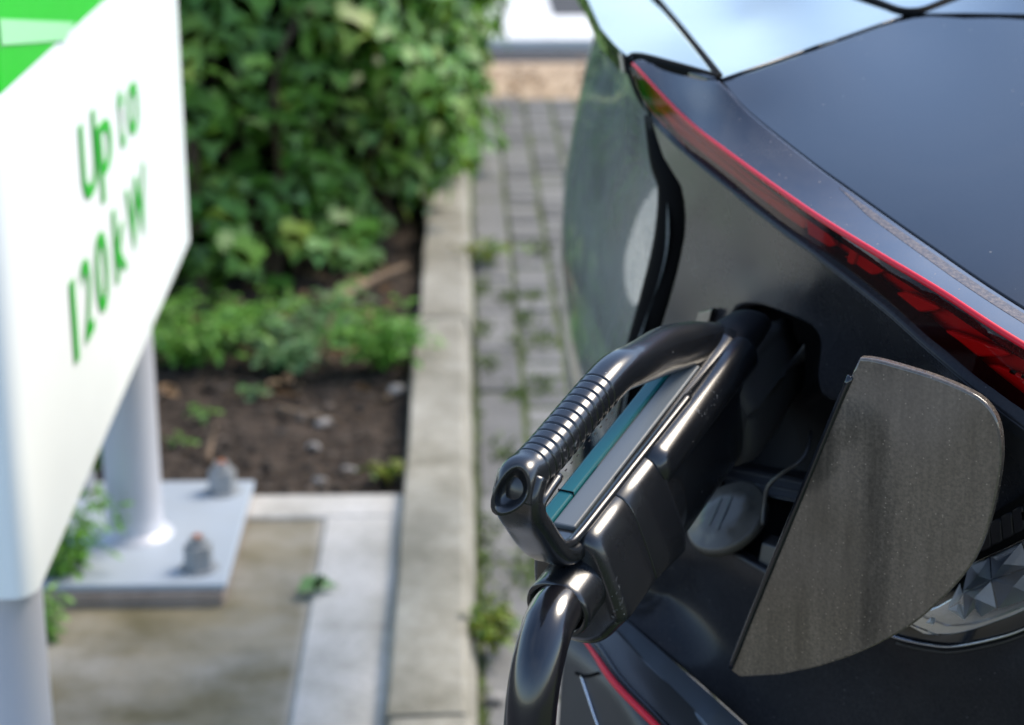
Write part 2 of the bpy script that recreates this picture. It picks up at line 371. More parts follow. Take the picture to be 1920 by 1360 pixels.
M['litter_ground'] = rough_surface('sandy_leaf_litter', [(.28, .19, .11), (.46, .35, .24), (.60, .48, .36)], 7, .95, 60, .6)
M['white_conc'] = rough_surface('pale_concrete', [(.70, .70, .68), (.84, .84, .83)], 2, .85, 40, .3)
M['steel'] = glossy('galvanised_steel', (.52, .53, .58), .40, metal=.2, bstr=.1, bscale=60)
M['plate'] = glossy('galvanised_plate', (.38, .44, .51), .5, metal=.2, dust=.25, dust_col=(.30, .29, .27), bstr=.1, bscale=60)
M['bolt'] = glossy('dull_bolt_steel', (.30, .32, .34), .4, metal=.3, dust=.2)
M['rust'] = rough_surface('rusty_orange', [(.26, .075, .025), (.40, .14, .05)], 60, .8, 200, .4)
M['sign_white'] = glossy('white_sign_sheet', (.86, .91, .90), .4)
M['sign_green'] = glossy('bright_green_print', (.0, .52, .006), .35)
M['sign_pale'] = glossy('pale_green_band', (.36, .80, .40), .35)
M['letter'] = glossy('green_lettering', (.0, .42, .004), .5)

# big ground sheet
gm = mesh_obj('ground', [(-150, -150, -.03), (150, -150, -.03), (150, 150, -.03), (-150, 150, -.03)], [(0, 1, 2, 3)], M['asphalt'], smooth=False); tag(gm, kind='structure')
# block paving bed and blocks
bed = mesh_obj('paving', [(.012, -2, -.006), (3.2, -2, -.006), (3.2, 7.9, -.006), (.012, 7.9, -.006)], [(0, 1, 2, 3)], M['sand'], smooth=False); tag(bed, kind='structure')
def paver_mesh(sx, sy):
    bm = bmesh.new(); box_bm(bm, -sx/2, sx/2, -sy/2, sy/2, -.05, 0, .004, 1); me = bpy.data.meshes.new('paver'); bm.to_mesh(me); bm.free(); me.materials.append(M['paver']); return me
pm1, pm2 = paver_mesh(.096, .30), paver_mesh(.092, .092)
spots = []
def paver_spots():
    y = 2.3
    while y < 7.8:                                   # first course of long blocks along the kerb
        spots.append((.070, y+.15, 0)); y += .312
    for c in range(1, 9):
        x = .070+.104*c; y = 2.3+(.05 if c % 2 else 0)
        while y < 7.8:
            spots.append((x+random.uniform(-.004, .004), y, 1 if c < 5 else 0)); y += .104 if c < 5 else .312
paver_spots()
spots.sort(key=lambda s: s[0]*2.2+abs(s[1]-3.5)*.25+(0 if s[1] > 2.5 else 3))
rest = bmesh.new()
for i, (x, y, k) in enumerate(spots):
    me = pm2 if k else pm1; z = random.uniform(-.005, .003); rz = random.uniform(-.05, .05) if k else random.uniform(-.012, .012)
    if i < 290:
        o = link('paver', me, None, bed); o.location = (x, y, z); o.rotation_euler = (random.uniform(-.012, .012), random.uniform(-.012, .012), rz)
    else:
        t_ = bmesh.new(); t_.from_mesh(me); t_.transform(Matrix.Translation((x, y, z)) @ Matrix.Rotation(rz, 4, 'Z')); tm = bpy.data.meshes.new('t'); t_.to_mesh(tm); t_.free(); rest.from_mesh(tm); bpy.data.meshes.remove(tm)
tag(bm_obj('far_pavers', rest, M['paver'], bed), kind='stuff')
# kerb of stones with a battered face
kerb = empty('kerb'); tag(kerb, kind='structure')
def kerb_mesh(L):
    prof = [(-.119, -.06), (-.119, .052), (-.114, .058), (-.010, .060), (-.001, .055), (.013, .0), (.013, -.06)]
    n = len(prof); segs = 8; V = []
    for s in range(segs+1):
        yy = L*s/segs
        for j, (x, z) in enumerate(prof):
            k = 1 if 0 < j < n-1 else 0
            V.append((x+random.uniform(-.0018, .0018)*k, yy, z+random.uniform(-.0018, .0018)*k))
    F = grid_faces(segs+1, n)+[tuple(range(n)), tuple(range(segs*n, segs*n+n))[::-1]]
    return V, F
y = 1.55
while y < 9.0:
    L = .993; V, F = kerb_mesh(min(L, 8.9-y) if y > 7.9 else L)
    o = mesh_obj('kerb_stone', V, F, M['kerb'], kerb); o.location = (random.uniform(-.003, .003), y, random.uniform(-.003, .003)); o.rotation_euler = (0, 0, random.uniform(-.002, .002)); y += 1.0
    me = o.data; me.polygons.foreach_set('use_smooth', [False]*len(me.polygons))
# concrete slab with margin strips, mortar pad, soil bed
bm = bmesh.new(); box_bm(bm, -1.9, -.121, -1.0, 3.42, -.05, .026, .006, 1); slab = bm_obj('concrete_slab', bm, M['slab']); tag(slab, kind='structure')
M['margin'] = rough_surface('swept_pale_concrete', [(.32, .31, .28), (.46, .45, .43), (.54, .53, .52)], 6, .9, 110, .4)
for nm, (a, b_, c, d) in {'margin_strip': (-.262, -.1225, -1.0, 3.36), 'margin_strip_far': (-1.0, -.1225, 3.362, 3.47)}.items():
    bm = bmesh.new(); box_bm(bm, a, b_, c, d, -.04, .034, .004, 1); bm_obj('margin_strip', bm, M['margin'], slab)
bm = bmesh.new(); box_bm(bm, -.768, -.406, 2.992, 3.475, .0, .052, .008, 2); bm_obj('mortar_pad', bm, M['mortar'], slab)
def fbm(x, y, s):
    v = 0; a = 1
    for k in range(4):
        v += a*math.sin(x*s*1.3+k*2.1+math.sin(y*s*.9+k))*math.sin(y*s*1.1+k*1.7+math.sin(x*s*1.2)); s *= 2.1; a *= .5
    return v
V = []; nx, ny = 120, 150
for i in range(nx):
    for j in range(ny):
        x = -2.3+2.182*i/(nx-1); yy = 3.44+5.5*j/(ny-1); V.append((x, yy, .004+.010*fbm(x, yy, 9)+.006*random.random()))
soil = mesh_obj('soil', V, grid_faces(nx, ny), M['soil']); tag(soil, kind='structure')
# leaf litter strip and far pavement
lit = mesh_obj('sandy_strip', [(-.3, 7.75, -.002), (4, 7.75, -.002), (4, 9.02, -.002), (-.3, 9.02, -.002)], [(0, 1, 2, 3)], M['litter_ground'], smooth=False); tag(lit, kind='structure')
gut = mesh_obj('gutter', [(-.3, 8.62, .003), (4, 8.62, .003), (4, 9.02, .003), (-.3, 9.02, .003)], [(0, 1, 2, 3)], M['asphalt'], smooth=False); tag(gut, kind='structure')
far = empty('far_kerb'); tag(far, kind='structure')
for i in range(8):
    bm = bmesh.new(); box_bm(bm, -3+i*.92, -3+i*.92+.91, 8.98, 9.13, -.05, .05, .012, 2); bm_obj('kerb_stone', bm, M['white_conc'], far)
bm = bmesh.new(); box_bm(bm, -8, 8, 9.135, 16, -.05, .046); tag(bm_obj('far_pavement', bm, M['white_conc']), kind='structure')
bm = bmesh.new(); box_bm(bm, .43, 8, 9.72, 15.9, .02, .050); tag(bm_obj('far_road', bm, M['asphalt']), kind='structure')

# ------------------------------------------------------------------ the car's rear corner
car = empty('car', (.9, 2.3, 0)); tag(car, 'glossy black car backed up to the kerb with its charging flap open', 'car')
CARI = Matrix.Translation((-.9, -2.3, 0))
class _C: pass
def cp(o):                                    # parent a world-space mesh to the car without moving it
    o.parent = car; o.matrix_parent_inverse = CARI; return o
def sub(o, p):
    o.parent = p; o.matrix_parent_inverse = Matrix.Identity(4); return o
# measured edge lines of the bodywork (picture x, picture y, distance)
T_ = [(1352, 151, 1.385), (1520, 93, 1.46), (1705, 31, 1.55), (1810, 30, 1.54), (1920, 32, 1.525), (2250, 62, 1.46)]
B_ = [(1352, 155, 1.383), (1400, 210, 1.345), (1520, 305, 1.265), (1590, 355, 1.225), (1740, 460, 1.145), (1920, 580, 1.07), (2250, 775, 1.0)]
R_ = [(1186, 117, 1.49), (1280, 215, 1.40), (1360, 280, 1.325), (1520, 395, 1.205), (1640, 470, 1.135), (1765, 545, 1.078), (1920, 645, 1.025), (2250, 835, .965)]
L_ = [(1180, 128, 1.49), (1212, 198, 1.455), (1297, 286, 1.38), (1446, 404, 1.255), (1546, 478, 1.185), (1666, 573, 1.118), (1761, 657, 1.07), (1926, 791, 1.015), (2256, 1014, .957)]
K_ = [(1222, 230, 1.45), (1290, 295, 1.375), (1440, 415, 1.25), (1540, 490, 1.178), (1660, 585, 1.112), (1755, 670, 1.065), (1920, 805, 1.01), (2250, 1030, .955)]
def c2(line, n=40, d=(0, 0)): return [(p[0]+d[0], p[1]+d[1]) for p in catmull([q[:2] for q in line], n)]
def c3(line, n=40, d=(0, 0)): return [(p[0]+d[0], p[1]+d[1], p[2]) for p in catmull(line, n)]
def world(line, dy=0.0): return [PC(p[0], p[1], p[2]+dy) for p in line]
# shoulder
fd = field(c3(T_, 14)+c3(B_, 16), 2e-3)
cp(panel('quarter_panel', None, M['paint'], c2(T_, 30)+c2(B_, 44)[::-1], fd, step=22, gap=5.2))
# tailgate spoiler
fs = field([(1352, 150, 1.38), (1227, 0, 1.82), (1705, 30, 1.555), (1625, 0, 1.66), (1520, 92, 1.462), (1153, -90, 2.25), (1440, -60, 1.86), (1400, 40, 1.67), (1330, -90, 2.15)], 1e-3)
cp(panel('tailgate_panel', None, M['paint'], [(1352, 150), (1520, 92), (1700, 29), (1622, 3), (1500, -40), (1380, -95), (1153, -95), (1227, 0), (1290, 77)], fs, step=18, gap=3.4))
# rear window with its dark border, above the shoulder
fw_ = field([(1712, 25, 1.56), (1625, 0, 1.66), (1500, -40, 1.84), (1785, 2, 1.60), (1920, 29, 1.53), (2250, 58, 1.465), (1920, -60, 1.66), (2250, -80, 1.6), (1600, -160, 2.15)], 1e-3)
M['glass_dark'] = glossy('dark_window_glass', (.006, .007, .009), .05, coat=1)
cp(panel('rear_window', None, M['glass_dark'], [(1716, 23), (1786, -3), (1900, -50), (1900, -130), (1560, -130), (1500, -44), (1626, -3)], fw_, step=22, gap=2))
cp(panel('window_pillar', None, M['paint'], [(1728, 26), (1810, 26), (1920, 28), (2250, 56), (2250, -120), (1905, -120), (1905, -48), (1792, 0)], fw_, step=22, gap=2))
# tail lip over the light bar
fl = field([(1345, 150, 1.385), (1227, 0, 1.82), (1195, 108, 1.50), (1181, 113, 1.492), (1125, 55, 1.68), (1100, 0, 1.87), (1045, -95, 2.32), (1153, -95, 2.28), (1270, 60, 1.60)], 1e-3)
cp(panel('tail_lip', None, M['paint'], [(1347, 150), (1290, 77), (1227, 0), (1153, -95), (1045, -95), (1072, -48), (1100, 0), (1125, 55), (1150, 84), (1180, 112), (1196, 107), (1262, 124)], fl, step=12, gap=2.6, rim=.003, depth=.02))
# rear tail lamp: cover strip, lens, light strip, inner reflectors
fc = field(c3(B_, 18)+c3(R_, 18), 6e-4)
lamp = cp(panel('tail_lamp', None, M['cover'], [(1190, 113), (1200, 112), (1270, 130), (1345, 153)]+c2(B_, 44)[1:]+c2(R_, 44)[::-1], fc, step=12, gap=1.8, rim=.002))
dl = c2(B_, 60)
d_in = [(x-(6+7*min(1, i/30)), y_+(9+9*min(1, i/30))) for i, (x, y_) in enumerate(dl)]; d_out = [(x-4.5, y_+5.5) for x, y_ in dl]
sub(panel('dust_line', None, M['dust_edge'], d_out[16:54]+d_in[20:52][::-1], fc, step=9, back=-.0006, rim=.0003, depth=.0006), lamp)
fr_ = field(c3(R_, 20)+c3(L_, 20), 6e-4)
rib = c3(R_, 70, (0, 3)); P_ = [PC(x, y_, Y-.004) for x, y_, Y in rib]
sub(tube('light_strip', P_, [.0012+.0012*min(1, i/25) for i in range(len(P_))], M['red_strip'], None, 10), lamp)
lens_poly = c2(R_, 44, (0, 4))+c2(L_, 44)[::-1]
sub(panel('lens', None, M['lens'], lens_poly, fr_, step=14, gap=1.5, rim=.002, depth=.004), lamp)
sub(panel('lamp_housing', None, M['dark_red'], c2(R_, 44, (6, -6))+c2(L_, 44, (-2, 8))[::-1], fr_, step=20, back=.022, rim=.001, depth=.002), lamp)
# reflector facets behind the lens
def facet(poly, mat, back=.012, name='reflector'):
    sub(panel(name, None, mat, poly, fr_, step=12, back=back, rim=.002, depth=.004), lamp)
facet([(1240, 205), (1300, 262), (1400, 345), (1508, 415), (1500, 443), (1420, 388), (1350, 336), (1285, 276)], M['amber_dark'], .016, 'lamp_section')
for pl in ([(1511, 402), (1530, 412), (1562, 458), (1545, 462), (1518, 450)], [(1575, 482), (1612, 480), (1652, 508), (1620, 514), (1585, 504)], [(1652, 556), (1700, 552), (1758, 578), (1700, 582), (1668, 572)],
           [(1742, 626), (1780, 624), (1890, 664), (1830, 664), (1765, 650)], [(1825, 690), (1870, 690), (1990, 740), (1935, 742), (1858, 718)], [(1925, 762), (1970, 765), (2070, 806), (2030, 812), (1960, 790)]):
    facet(pl, M['red_facet'])
facet([(1590, 440), (1606, 450), (1600, 486), (1592, 502), (1588, 496), (1594, 470)], M['amber_dark'], .008)
# body strip between lens and crease
fk = field(c3(L_, 20)+c3(K_, 20), 6e-4)
cp(panel('crease_strip', None, M['paint_dusty'], [(1219, 206)]+c2(L_, 44, (0, 3))[6:]+c2(K_, 44)[::-1], fk, step=12, gap=1.4, rim=.0012))
# lower quarter with the charging bay cut out of it
GAPR = [(1222, 231, 1.45), (1246, 302, 1.425), (1275, 345, 1.395), (1285, 415, 1.385), (1276, 480, 1.385), (1256, 560, 1.385), (1236, 625, 1.385), (1208, 720, 1.36), (1184, 820, 1.335), (1166, 950, 1.30), (1150, 1060, 1.27), (1138, 1146, 1.25)]
D_ = [(1138, 1146, 1.27), (1173, 1157, 1.255), (1300, 1267, 1.21), (1397, 1354, 1.18), (1500, 1450, 1.155), (1720, 1640, 1.12)]
OPEN = [(1371, 583), (1380, 570), (1395, 564), (1414, 564), (1434, 568), (1475, 583), (1516, 602), (1532, 616), (1541, 636), (1541, 664), (1537, 700), (1541, 730), (1552, 742), (1572, 752), (1570, 800), (1558, 880), (1530, 980), (1500, 1085), (1480, 1100), (1460, 1095), (1434, 1080), (1279, 986), (1276, 975), (1296, 900), (1325, 760), (1352, 650)]
OPEN = [tuple(p) for p in catmull(OPEN, 90, True)]
low_ctrl = c3(K_, 22)+c3(GAPR, 18)+c3(D_, 12)+[
    (1300, 388, 1.37), (1320, 405, 1.355), (1420, 500, 1.27), (1545, 592, 1.192), (1630, 660, 1.15), (1720, 760, 1.115), (1830, 880, 1.085),
    (1315, 520, 1.345), (1300, 620, 1.345), (1371, 583, 1.292), (1400, 560, 1.27), (1434, 568, 1.248), (1516, 602, 1.20), (1541, 640, 1.19), (1540, 735, 1.178), (1570, 800, 1.168),
    (1535, 960, 1.165), (1500, 1090, 1.158), (1434, 1080, 1.18), (1350, 1030, 1.215), (1279, 986, 1.25), (1300, 900, 1.265), (1335, 740, 1.27),
    (1700, 950, 1.125), (1830, 1060, 1.085), (1700, 1210, 1.118), (1920, 1210, 1.062), (1920, 950, 1.045), (1560, 1250, 1.155), (1700, 1400, 1.125), (1920, 1400, 1.08), (2250, 1250, .99), (2250, 1700, 1.03), (1920, 1640, 1.09), (1250, 1120, 1.262), (1380, 1200, 1.20)]
fq = field(low_ctrl, 8e-4)
lowpoly = c2(K_, 50)[::-1]+c2(GAPR, 30)[1:-1]+c2(D_, 24)+[(2000, 1690), (2250, 1690), (2250, 1400)]
lowq = cp(panel('rear_quarter', None, M['paint_dusty'], lowpoly, fq, step=17, hole=OPEN, hole_depth=.012, gap=1.6, rim=.003, depth=.02))
# black shut gap and seal behind the tailgate edge
seal_path = [(1228, 215, 1.47), (1250, 300, 1.45), (1270, 345, 1.44), (1273, 415, 1.44), (1262, 490, 1.445), (1235, 580, 1.45), (1205, 660, 1.45), (1180, 760, 1.42), (1160, 900, 1.38), (1145, 1040, 1.34), (1120, 1170, 1.31)]
sp_ = catmull([PC(*q) for q in seal_path], 60)
cp(tube('door_seal', sp_, [.010+.012*math.sin(math.pi*min(1, i/34)) for i in range(60)], M['rubber'], None, 14))
ga_ = catmull([PC(x, y_, Y+.02) for x, y_, Y in GAPR], 40)
gb_ = catmull([PC(x, y_, Y+.02) for x, y_, Y in [(1181, 121, 1.50), (1212, 200, 1.462), (1219, 238, 1.455), (1238, 308, 1.445), (1254, 415, 1.42), (1246, 495, 1.425), (1214, 590, 1.435), (1186, 690, 1.42), (1166, 800, 1.39), (1148, 950, 1.35), (1128, 1060, 1.315), (1108, 1150, 1.28)]], 40)
cp(mesh_obj('seal_channel', np.vstack([ga_, (ga_+gb_)/2+np.array([.02, .03, 0]), gb_]), grid_faces(3, 40), M['rubber']))
def gap_tube(line, r=.006, back=.020, n=50):
    cp(tube('gap_seal', catmull([PC(x, y_, Y+back) for x, y_, Y in line], n), r, M['rubber'], None, 8))
gap_tube(T_, .004, .03); gap_tube(B_, .006, .024)
gap_tube([(1350, 152, 1.385), (1290, 77, 1.585), (1227, 0, 1.82), (1153, -95, 2.28)], .006, .015)
gap_tube([(1182, 116, 1.495), (1196, 110, 1.495), (1262, 127, 1.44), (1348, 152, 1.385)], .006, .012)
gap_tube([(1500, -42, 1.85), (1624, 0, 1.662), (1708, 27, 1.557), (1790, 0, 1.6), (1905, -50, 1.64)], .006, .014)
gap_tube(L_, .004, .02); gap_tube(K_[:7], .004, .02)
# inner skin so that no daylight shows through the seams
cp(panel('inner_skin', None, M['rubber'], [(1420, 180), (1700, 70), (2240, 100), (2240, 900), (1920, 690), (1640, 500), (1440, 330)], field(c3(T_, 12)+c3(B_, 12)+c3(L_, 12), 1e-3), step=40, back=.05, rim=.001, depth=.001))
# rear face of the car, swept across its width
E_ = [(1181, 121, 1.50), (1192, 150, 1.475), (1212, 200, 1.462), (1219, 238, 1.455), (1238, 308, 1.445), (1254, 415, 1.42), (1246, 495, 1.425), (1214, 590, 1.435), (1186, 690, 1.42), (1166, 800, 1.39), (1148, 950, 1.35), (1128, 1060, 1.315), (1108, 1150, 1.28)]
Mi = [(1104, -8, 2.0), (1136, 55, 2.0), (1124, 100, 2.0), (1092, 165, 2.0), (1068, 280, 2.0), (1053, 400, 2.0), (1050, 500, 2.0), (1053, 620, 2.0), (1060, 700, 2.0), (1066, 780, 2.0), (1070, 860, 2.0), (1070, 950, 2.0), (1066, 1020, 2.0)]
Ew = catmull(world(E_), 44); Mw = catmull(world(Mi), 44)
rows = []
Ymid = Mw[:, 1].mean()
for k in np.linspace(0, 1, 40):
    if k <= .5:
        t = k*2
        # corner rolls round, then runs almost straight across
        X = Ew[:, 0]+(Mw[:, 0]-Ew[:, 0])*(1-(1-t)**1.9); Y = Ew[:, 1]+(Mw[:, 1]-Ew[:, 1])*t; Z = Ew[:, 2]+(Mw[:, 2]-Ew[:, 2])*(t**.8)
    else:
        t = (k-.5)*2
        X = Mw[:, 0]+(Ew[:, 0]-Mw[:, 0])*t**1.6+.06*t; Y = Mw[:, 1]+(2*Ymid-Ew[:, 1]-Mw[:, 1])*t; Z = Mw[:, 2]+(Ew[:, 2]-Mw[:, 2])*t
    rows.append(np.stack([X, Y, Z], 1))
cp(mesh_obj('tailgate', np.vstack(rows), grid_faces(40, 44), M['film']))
# bumper: ledge, face, red reflector
D2 = [(1102, 1160, 1.255), (1135, 1167, 1.235), (1203, 1234, 1.19), (1284, 1315, 1.155), (1400, 1430, 1.12), (1620, 1640, 1.09)]
RF = [(1082, 1185, 1.235), (1110, 1220, 1.21), (1154, 1283, 1.17), (1229, 1360, 1.135), (1330, 1465, 1.10), (1450, 1590, 1.08)]
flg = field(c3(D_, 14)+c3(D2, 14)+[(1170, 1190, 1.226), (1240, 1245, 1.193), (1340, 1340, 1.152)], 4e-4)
cp(panel('bumper_ledge', None, M['ledge_highlight'], c2(D_, 30, (-2, 3))+c2(D2, 30)[::-1], flg, step=10, gap=1, rim=.002))
fb = field(c3(D2, 16)+c3(RF, 16)+[(1062, 1200, 1.235), (1052, 1290, 1.225), (1045, 1400, 1.215), (1040, 1560, 1.20), (1110, 1340, 1.185), (1150, 1500, 1.155), (1300, 1640, 1.10)], 6e-4)
bump_ = cp(panel('bumper', None, M['mid_plastic'], c2(D2, 30)+[(1560, 1690), (1040, 1690), (1042, 1560), (1046, 1400), (1052, 1290), (1062, 1205), (1080, 1172)], fb, step=14, gap=1, rim=.004, depth=.03))
rfp = c2(RF, 40); rw = [PC(x, y_, fb(x, y_)-.004) for x, y_ in rfp]
sub(tube('red_reflector', rw, [.0028*min(1, .35+i/10) for i in range(40)], M['red_strip'], None, 10), bump_)
grv = c2(RF, 40, (16, -4)); sub(tube('reflector_trim', [PC(x, y_, fb(x, y_)-.001) for x, y_ in grv], .0022, M['paint'], None, 8), bump_)
pr = catmull([PC(x, y_, fb(x, y_)-.001) for x, y_ in [(1080, 1262), (1098, 1268), (1122, 1262)]], 8); sub(tube('bumper_seam', pr, .0014, M['rubber'], None, 6), bump_)
sub(tube('bumper_seam', catmull([PC(x, y_, fb(x, y_)-.001) for x, y_ in [(1090, 1268), (1104, 1310), (1122, 1362), (1150, 1430)]], 20), .0014, M['chrome'], None, 6), bump_)
# lower rear wrap of the bumper
Eb = [(1080, 1172, 1.24), (1062, 1205, 1.24), (1052, 1290, 1.228), (1046, 1400, 1.218), (1042, 1560, 1.205), (1040, 1690, 1.19)]
Ew2 = catmull(world(Eb), 14); rows = []
for k in np.linspace(0, 1, 24):
    q = Ew2.copy(); q[:, 1] += k*1.75*S; q[:, 0] += .068*k*1.75*S+.03*k**2; rows.append(q)
cp(mesh_obj('bumper_back', np.vstack(rows), grid_faces(24, 14), M['mid_plastic']))
tl = [PC(*q) for q in [(1108, 1150, 1.28), (1090, 1165, 1.25)]]
rows = [np.array(Ew[-1])+np.array([.068*k*1.5*S, k*1.5*S, 0]) for k in np.linspace(0, 1, 8)]+[np.array(Ew2[0])+np.array([.068*k*1.5*S, k*1.5*S, 0]) for k in np.linspace(0, 1, 8)]
cp(mesh_obj('bumper_step', rows, grid_faces(2, 8), M['paint_dusty']))

# charging bay: walls, floor plate, socket, bracket, cap on a cord
TH, TAU = R(30), R(15)
gd = np.array([math.sin(TH), math.cos(TH), 0]); gn = np.array([math.cos(TH), -math.sin(TH), 0]); zz = np.array([0, 0, 1.0])
ga = gd*math.cos(TAU)+zz*math.sin(TAU); gb = -gd*math.sin(TAU)+zz*math.cos(TAU)
GS = 1.13/1.03; A0 = PC(1265, 875, 1.13)
def G(px, py, c=0.0):
    """plug coordinates (a, b, c) of the picture point lying on the plug's mid plane shifted by c"""
    r = ray(px, py); q = A0+gn*c*GS; t = ((q-C0)@gn)/(r@gn); p = (C0+r*t-A0)/GS; return np.array([p@ga, p@gb, c])
ring0 = [PC(x, y_, fq(x, y_)) for x, y_ in OPEN]; cen = np.mean(ring0, axis=0); into = gd*.9+zz*.05
rings = []
for k, (dp, sc_) in enumerate([(.004, 1.01), (.015, 1.0), (.045, .97), (.075, .95)]): rings.append([cen+(p-cen)*sc_+into*dp for p in map(np.array, ring0)])
n = len(ring0); V = np.vstack(rings); F = grid_faces(len(rings), n, True); V = np.vstack([V, [cen+into*.075]])
F += [((len(rings)-1)*n+j, (len(rings)-1)*n+(j+1) % n, len(V)-1) for j in range(n)]
bay = cp(mesh_obj('charging_bay', V, F, M['deep']))
def on_bay(px, py, dp):                       # point dp metres inside the bay
    p = PC(px, py, fq(px, py)); r = ray(px, py); k = dp/(r@gd)*1.0; return p+r*k
def slab_bar(name, p0, p1, wv, tv, mat, par):
    p0, p1, wv, tv = map(np.array, (p0, p1, wv, tv)); V = [p0, p1, p1+wv, p0+wv, p0+tv, p1+tv, p1+wv+tv, p0+wv+tv]
    o = mesh_obj(name, V, [(0, 1, 2, 3), (7, 6, 5, 4), (0, 4, 5, 1), (1, 5, 6, 2), (2, 6, 7, 3), (3, 7, 4, 0)], mat, None, False)
    md = o.modifiers.new('bevel', 'BEVEL'); md.width = .0012; md.segments = 2; return sub(o, par)
a_, b_, c_ = on_bay(1340, 868, .05), on_bay(1540, 905, .05), on_bay(1425, 935, .035)
slab_bar('bracket', a_, b_, c_-on_bay(1400, 885, .05), gd*.02, M['recess_plastic'], bay)
for k in (.12, .5, .88): slab_bar('bracket_rib', a_-gd*.002+(c_-on_bay(1400, 885, .05))*k, b_-gd*.002+(c_-on_bay(1400, 885, .05))*k, (c_-on_bay(1400, 885, .05))*.07, gd*.004, M['mid_plastic'], bay)
slab_bar('latch_block', on_bay(1428, 1018, .012), on_bay(1470, 1030, .012), on_bay(1420, 1060, .01)-on_bay(1428, 1018, .012), gd*.02, M['mid_plastic'], bay)
# cap disc
def disc_cap():
    o = on_bay(1362, 968, .006); u = np.array(on_bay(1425, 985, .012))-o; u /= np.linalg.norm(u); v = np.array(on_bay(1372, 890, .03))-o; v -= u*(u@v); v /= np.linalg.norm(v); wn = np.cross(u, v)
    if wn@(C0-o) < 0: wn = -wn
    V = []; prof = [(.0, .005), (.012, .0055), (.023, .0050), (.025, .0025), (.0315, .0018), (.0335, 0), (.0335, -.007), (.026, -.011), (0, -.011)]
    m = 36
    for r, h in prof:
        for j in range(m):
            an = 2*math.pi*j/m; rr = r*(1-.10*(abs(math.cos(3*an)) < .25)*(r < .026)); V.append(o+u*math.cos(an)*rr+v*math.sin(an)*rr*1.08+wn*h)
    return sub(mesh_obj('socket_cap', V, grid_faces(len(prof), m, True), M['cap'], None), bay), o, u, v, wn
capo, co_, cu, cv, cw = disc_cap()
slab_bar('cap_rib', co_-cu*.004+cv*.016+cw*.004, co_+cu*.004-cv*.018+cw*.004, cu*.0035, cw*.002, M['mid_plastic'], bay)
slab_bar('cap_rib', co_-cu*.012+cv*.012+cw*.004, co_-cu*.006-cv*.016+cw*.004, cu*.003, cw*.002, M['mid_plastic'], bay)
sub(tube('cap_cord', catmull([on_bay(1430, 985, .012), on_bay(1433, 950, .012), on_bay(1441, 912, .010), on_bay(1470, 885, .014), on_bay(1500, 865, .02), on_bay(1516, 838, .03), on_bay(1520, 810, .05)], 40), .0016, M['mid_plastic'], None, 8), bay)
# rounded lower lip of the bay
sub(tube('bay_lip', catmull([np.array(PC(x, y_, fq(x, y_)))+into*.004 for x, y_ in [(1276, 980), (1330, 1014), (1385, 1048), (1434, 1076), (1480, 1094)]], 30), .0032, M['recess_plastic'], None, 10), bay)
# small hook on the quarter above the handle
slab_bar('latch_hook', on_bay(1310, 606, -.002), on_bay(1336, 600, -.002), np.array(on_bay(1316, 582, -.004))-on_bay(1310, 606, -.002), -gd*.008, M['gloss_plastic'], bay)

# open flap, a curved dusty panel standing off the body on two arms
FL = [(1613, 678), (1628, 679), (1644, 682), (1660, 686), (1740, 710), (1802, 735), (1842, 759), (1865, 796), (1872, 850), (1866, 905), (1853, 965), (1835, 1020), (1810, 1066), (1760, 1122), (1700, 1172), (1620, 1215), (1540, 1244), (1460, 1262), (1386, 1266), (1373, 1256), (1425, 1132), (1500, 950), (1570, 780)]
fl_n = np.array([-.60, -.79, -.06]); fl_n /= np.linalg.norm(fl_n); fl_p = PC(1680, 900, 1.035)
def ff(px, py):                               # almost flat, bowed a little along its length
    px, py = np.atleast_1d(np.asarray(px, float)), np.atleast_1d(np.asarray(py, float))
    r = FW[None]+RT[None]*((px[:, None]-960)/FPX)-UP[None]*((py[:, None]-680)/FPX); t = ((fl_p-C0)@fl_n)/(r@fl_n); base = t*r[:, 1]/S
    u = ((px-1620)*.92+(py-960)*.38)/260; v = ((px-1620)*-.38+(py-960)*.92)/320
    q = base-.004*np.exp(-(u*u*.6+v*v*.5))+.004*np.maximum(0, u-.2)**2
    return q if len(q) > 1 else float(q[0])
FL = [tuple(p) for p in catmull(FL[1:18], 64)]+FL[18:]+[FL[0]]
flap = cp(panel('charging_flap', None, M['flap'], FL, ff, step=16, rim=.0022, depth=.0065))
sub(panel('flap_backing', None, M['recess_plastic'], FL, ff, step=30, gap=3, back=.0055, rim=.001, depth=.001), flap)
for e in ([(1600, 706), (1570, 775), (1500, 945), (1425, 1127), (1375, 1252)],):
    sub(tube('flap_edge', catmull([PC(x-5, y_, ff(x, y_)+.001) for x, y_ in e], 40), .0024, M['paint'], None, 10), flap)
for (x, y_) in ((1640, 800), (1560, 1030)):
    p0 = np.array(PC(x, y_, ff(x, y_)+.006)); p1 = np.array(PC(x-40, y_, fq(x-40, y_)+.05)); sub(tube('hinge_arm', catmull([p0, (p0+p1)/2+np.array([.02, 0, 0]), p1], 12), .006, M['recess_plastic'], None, 8), flap)
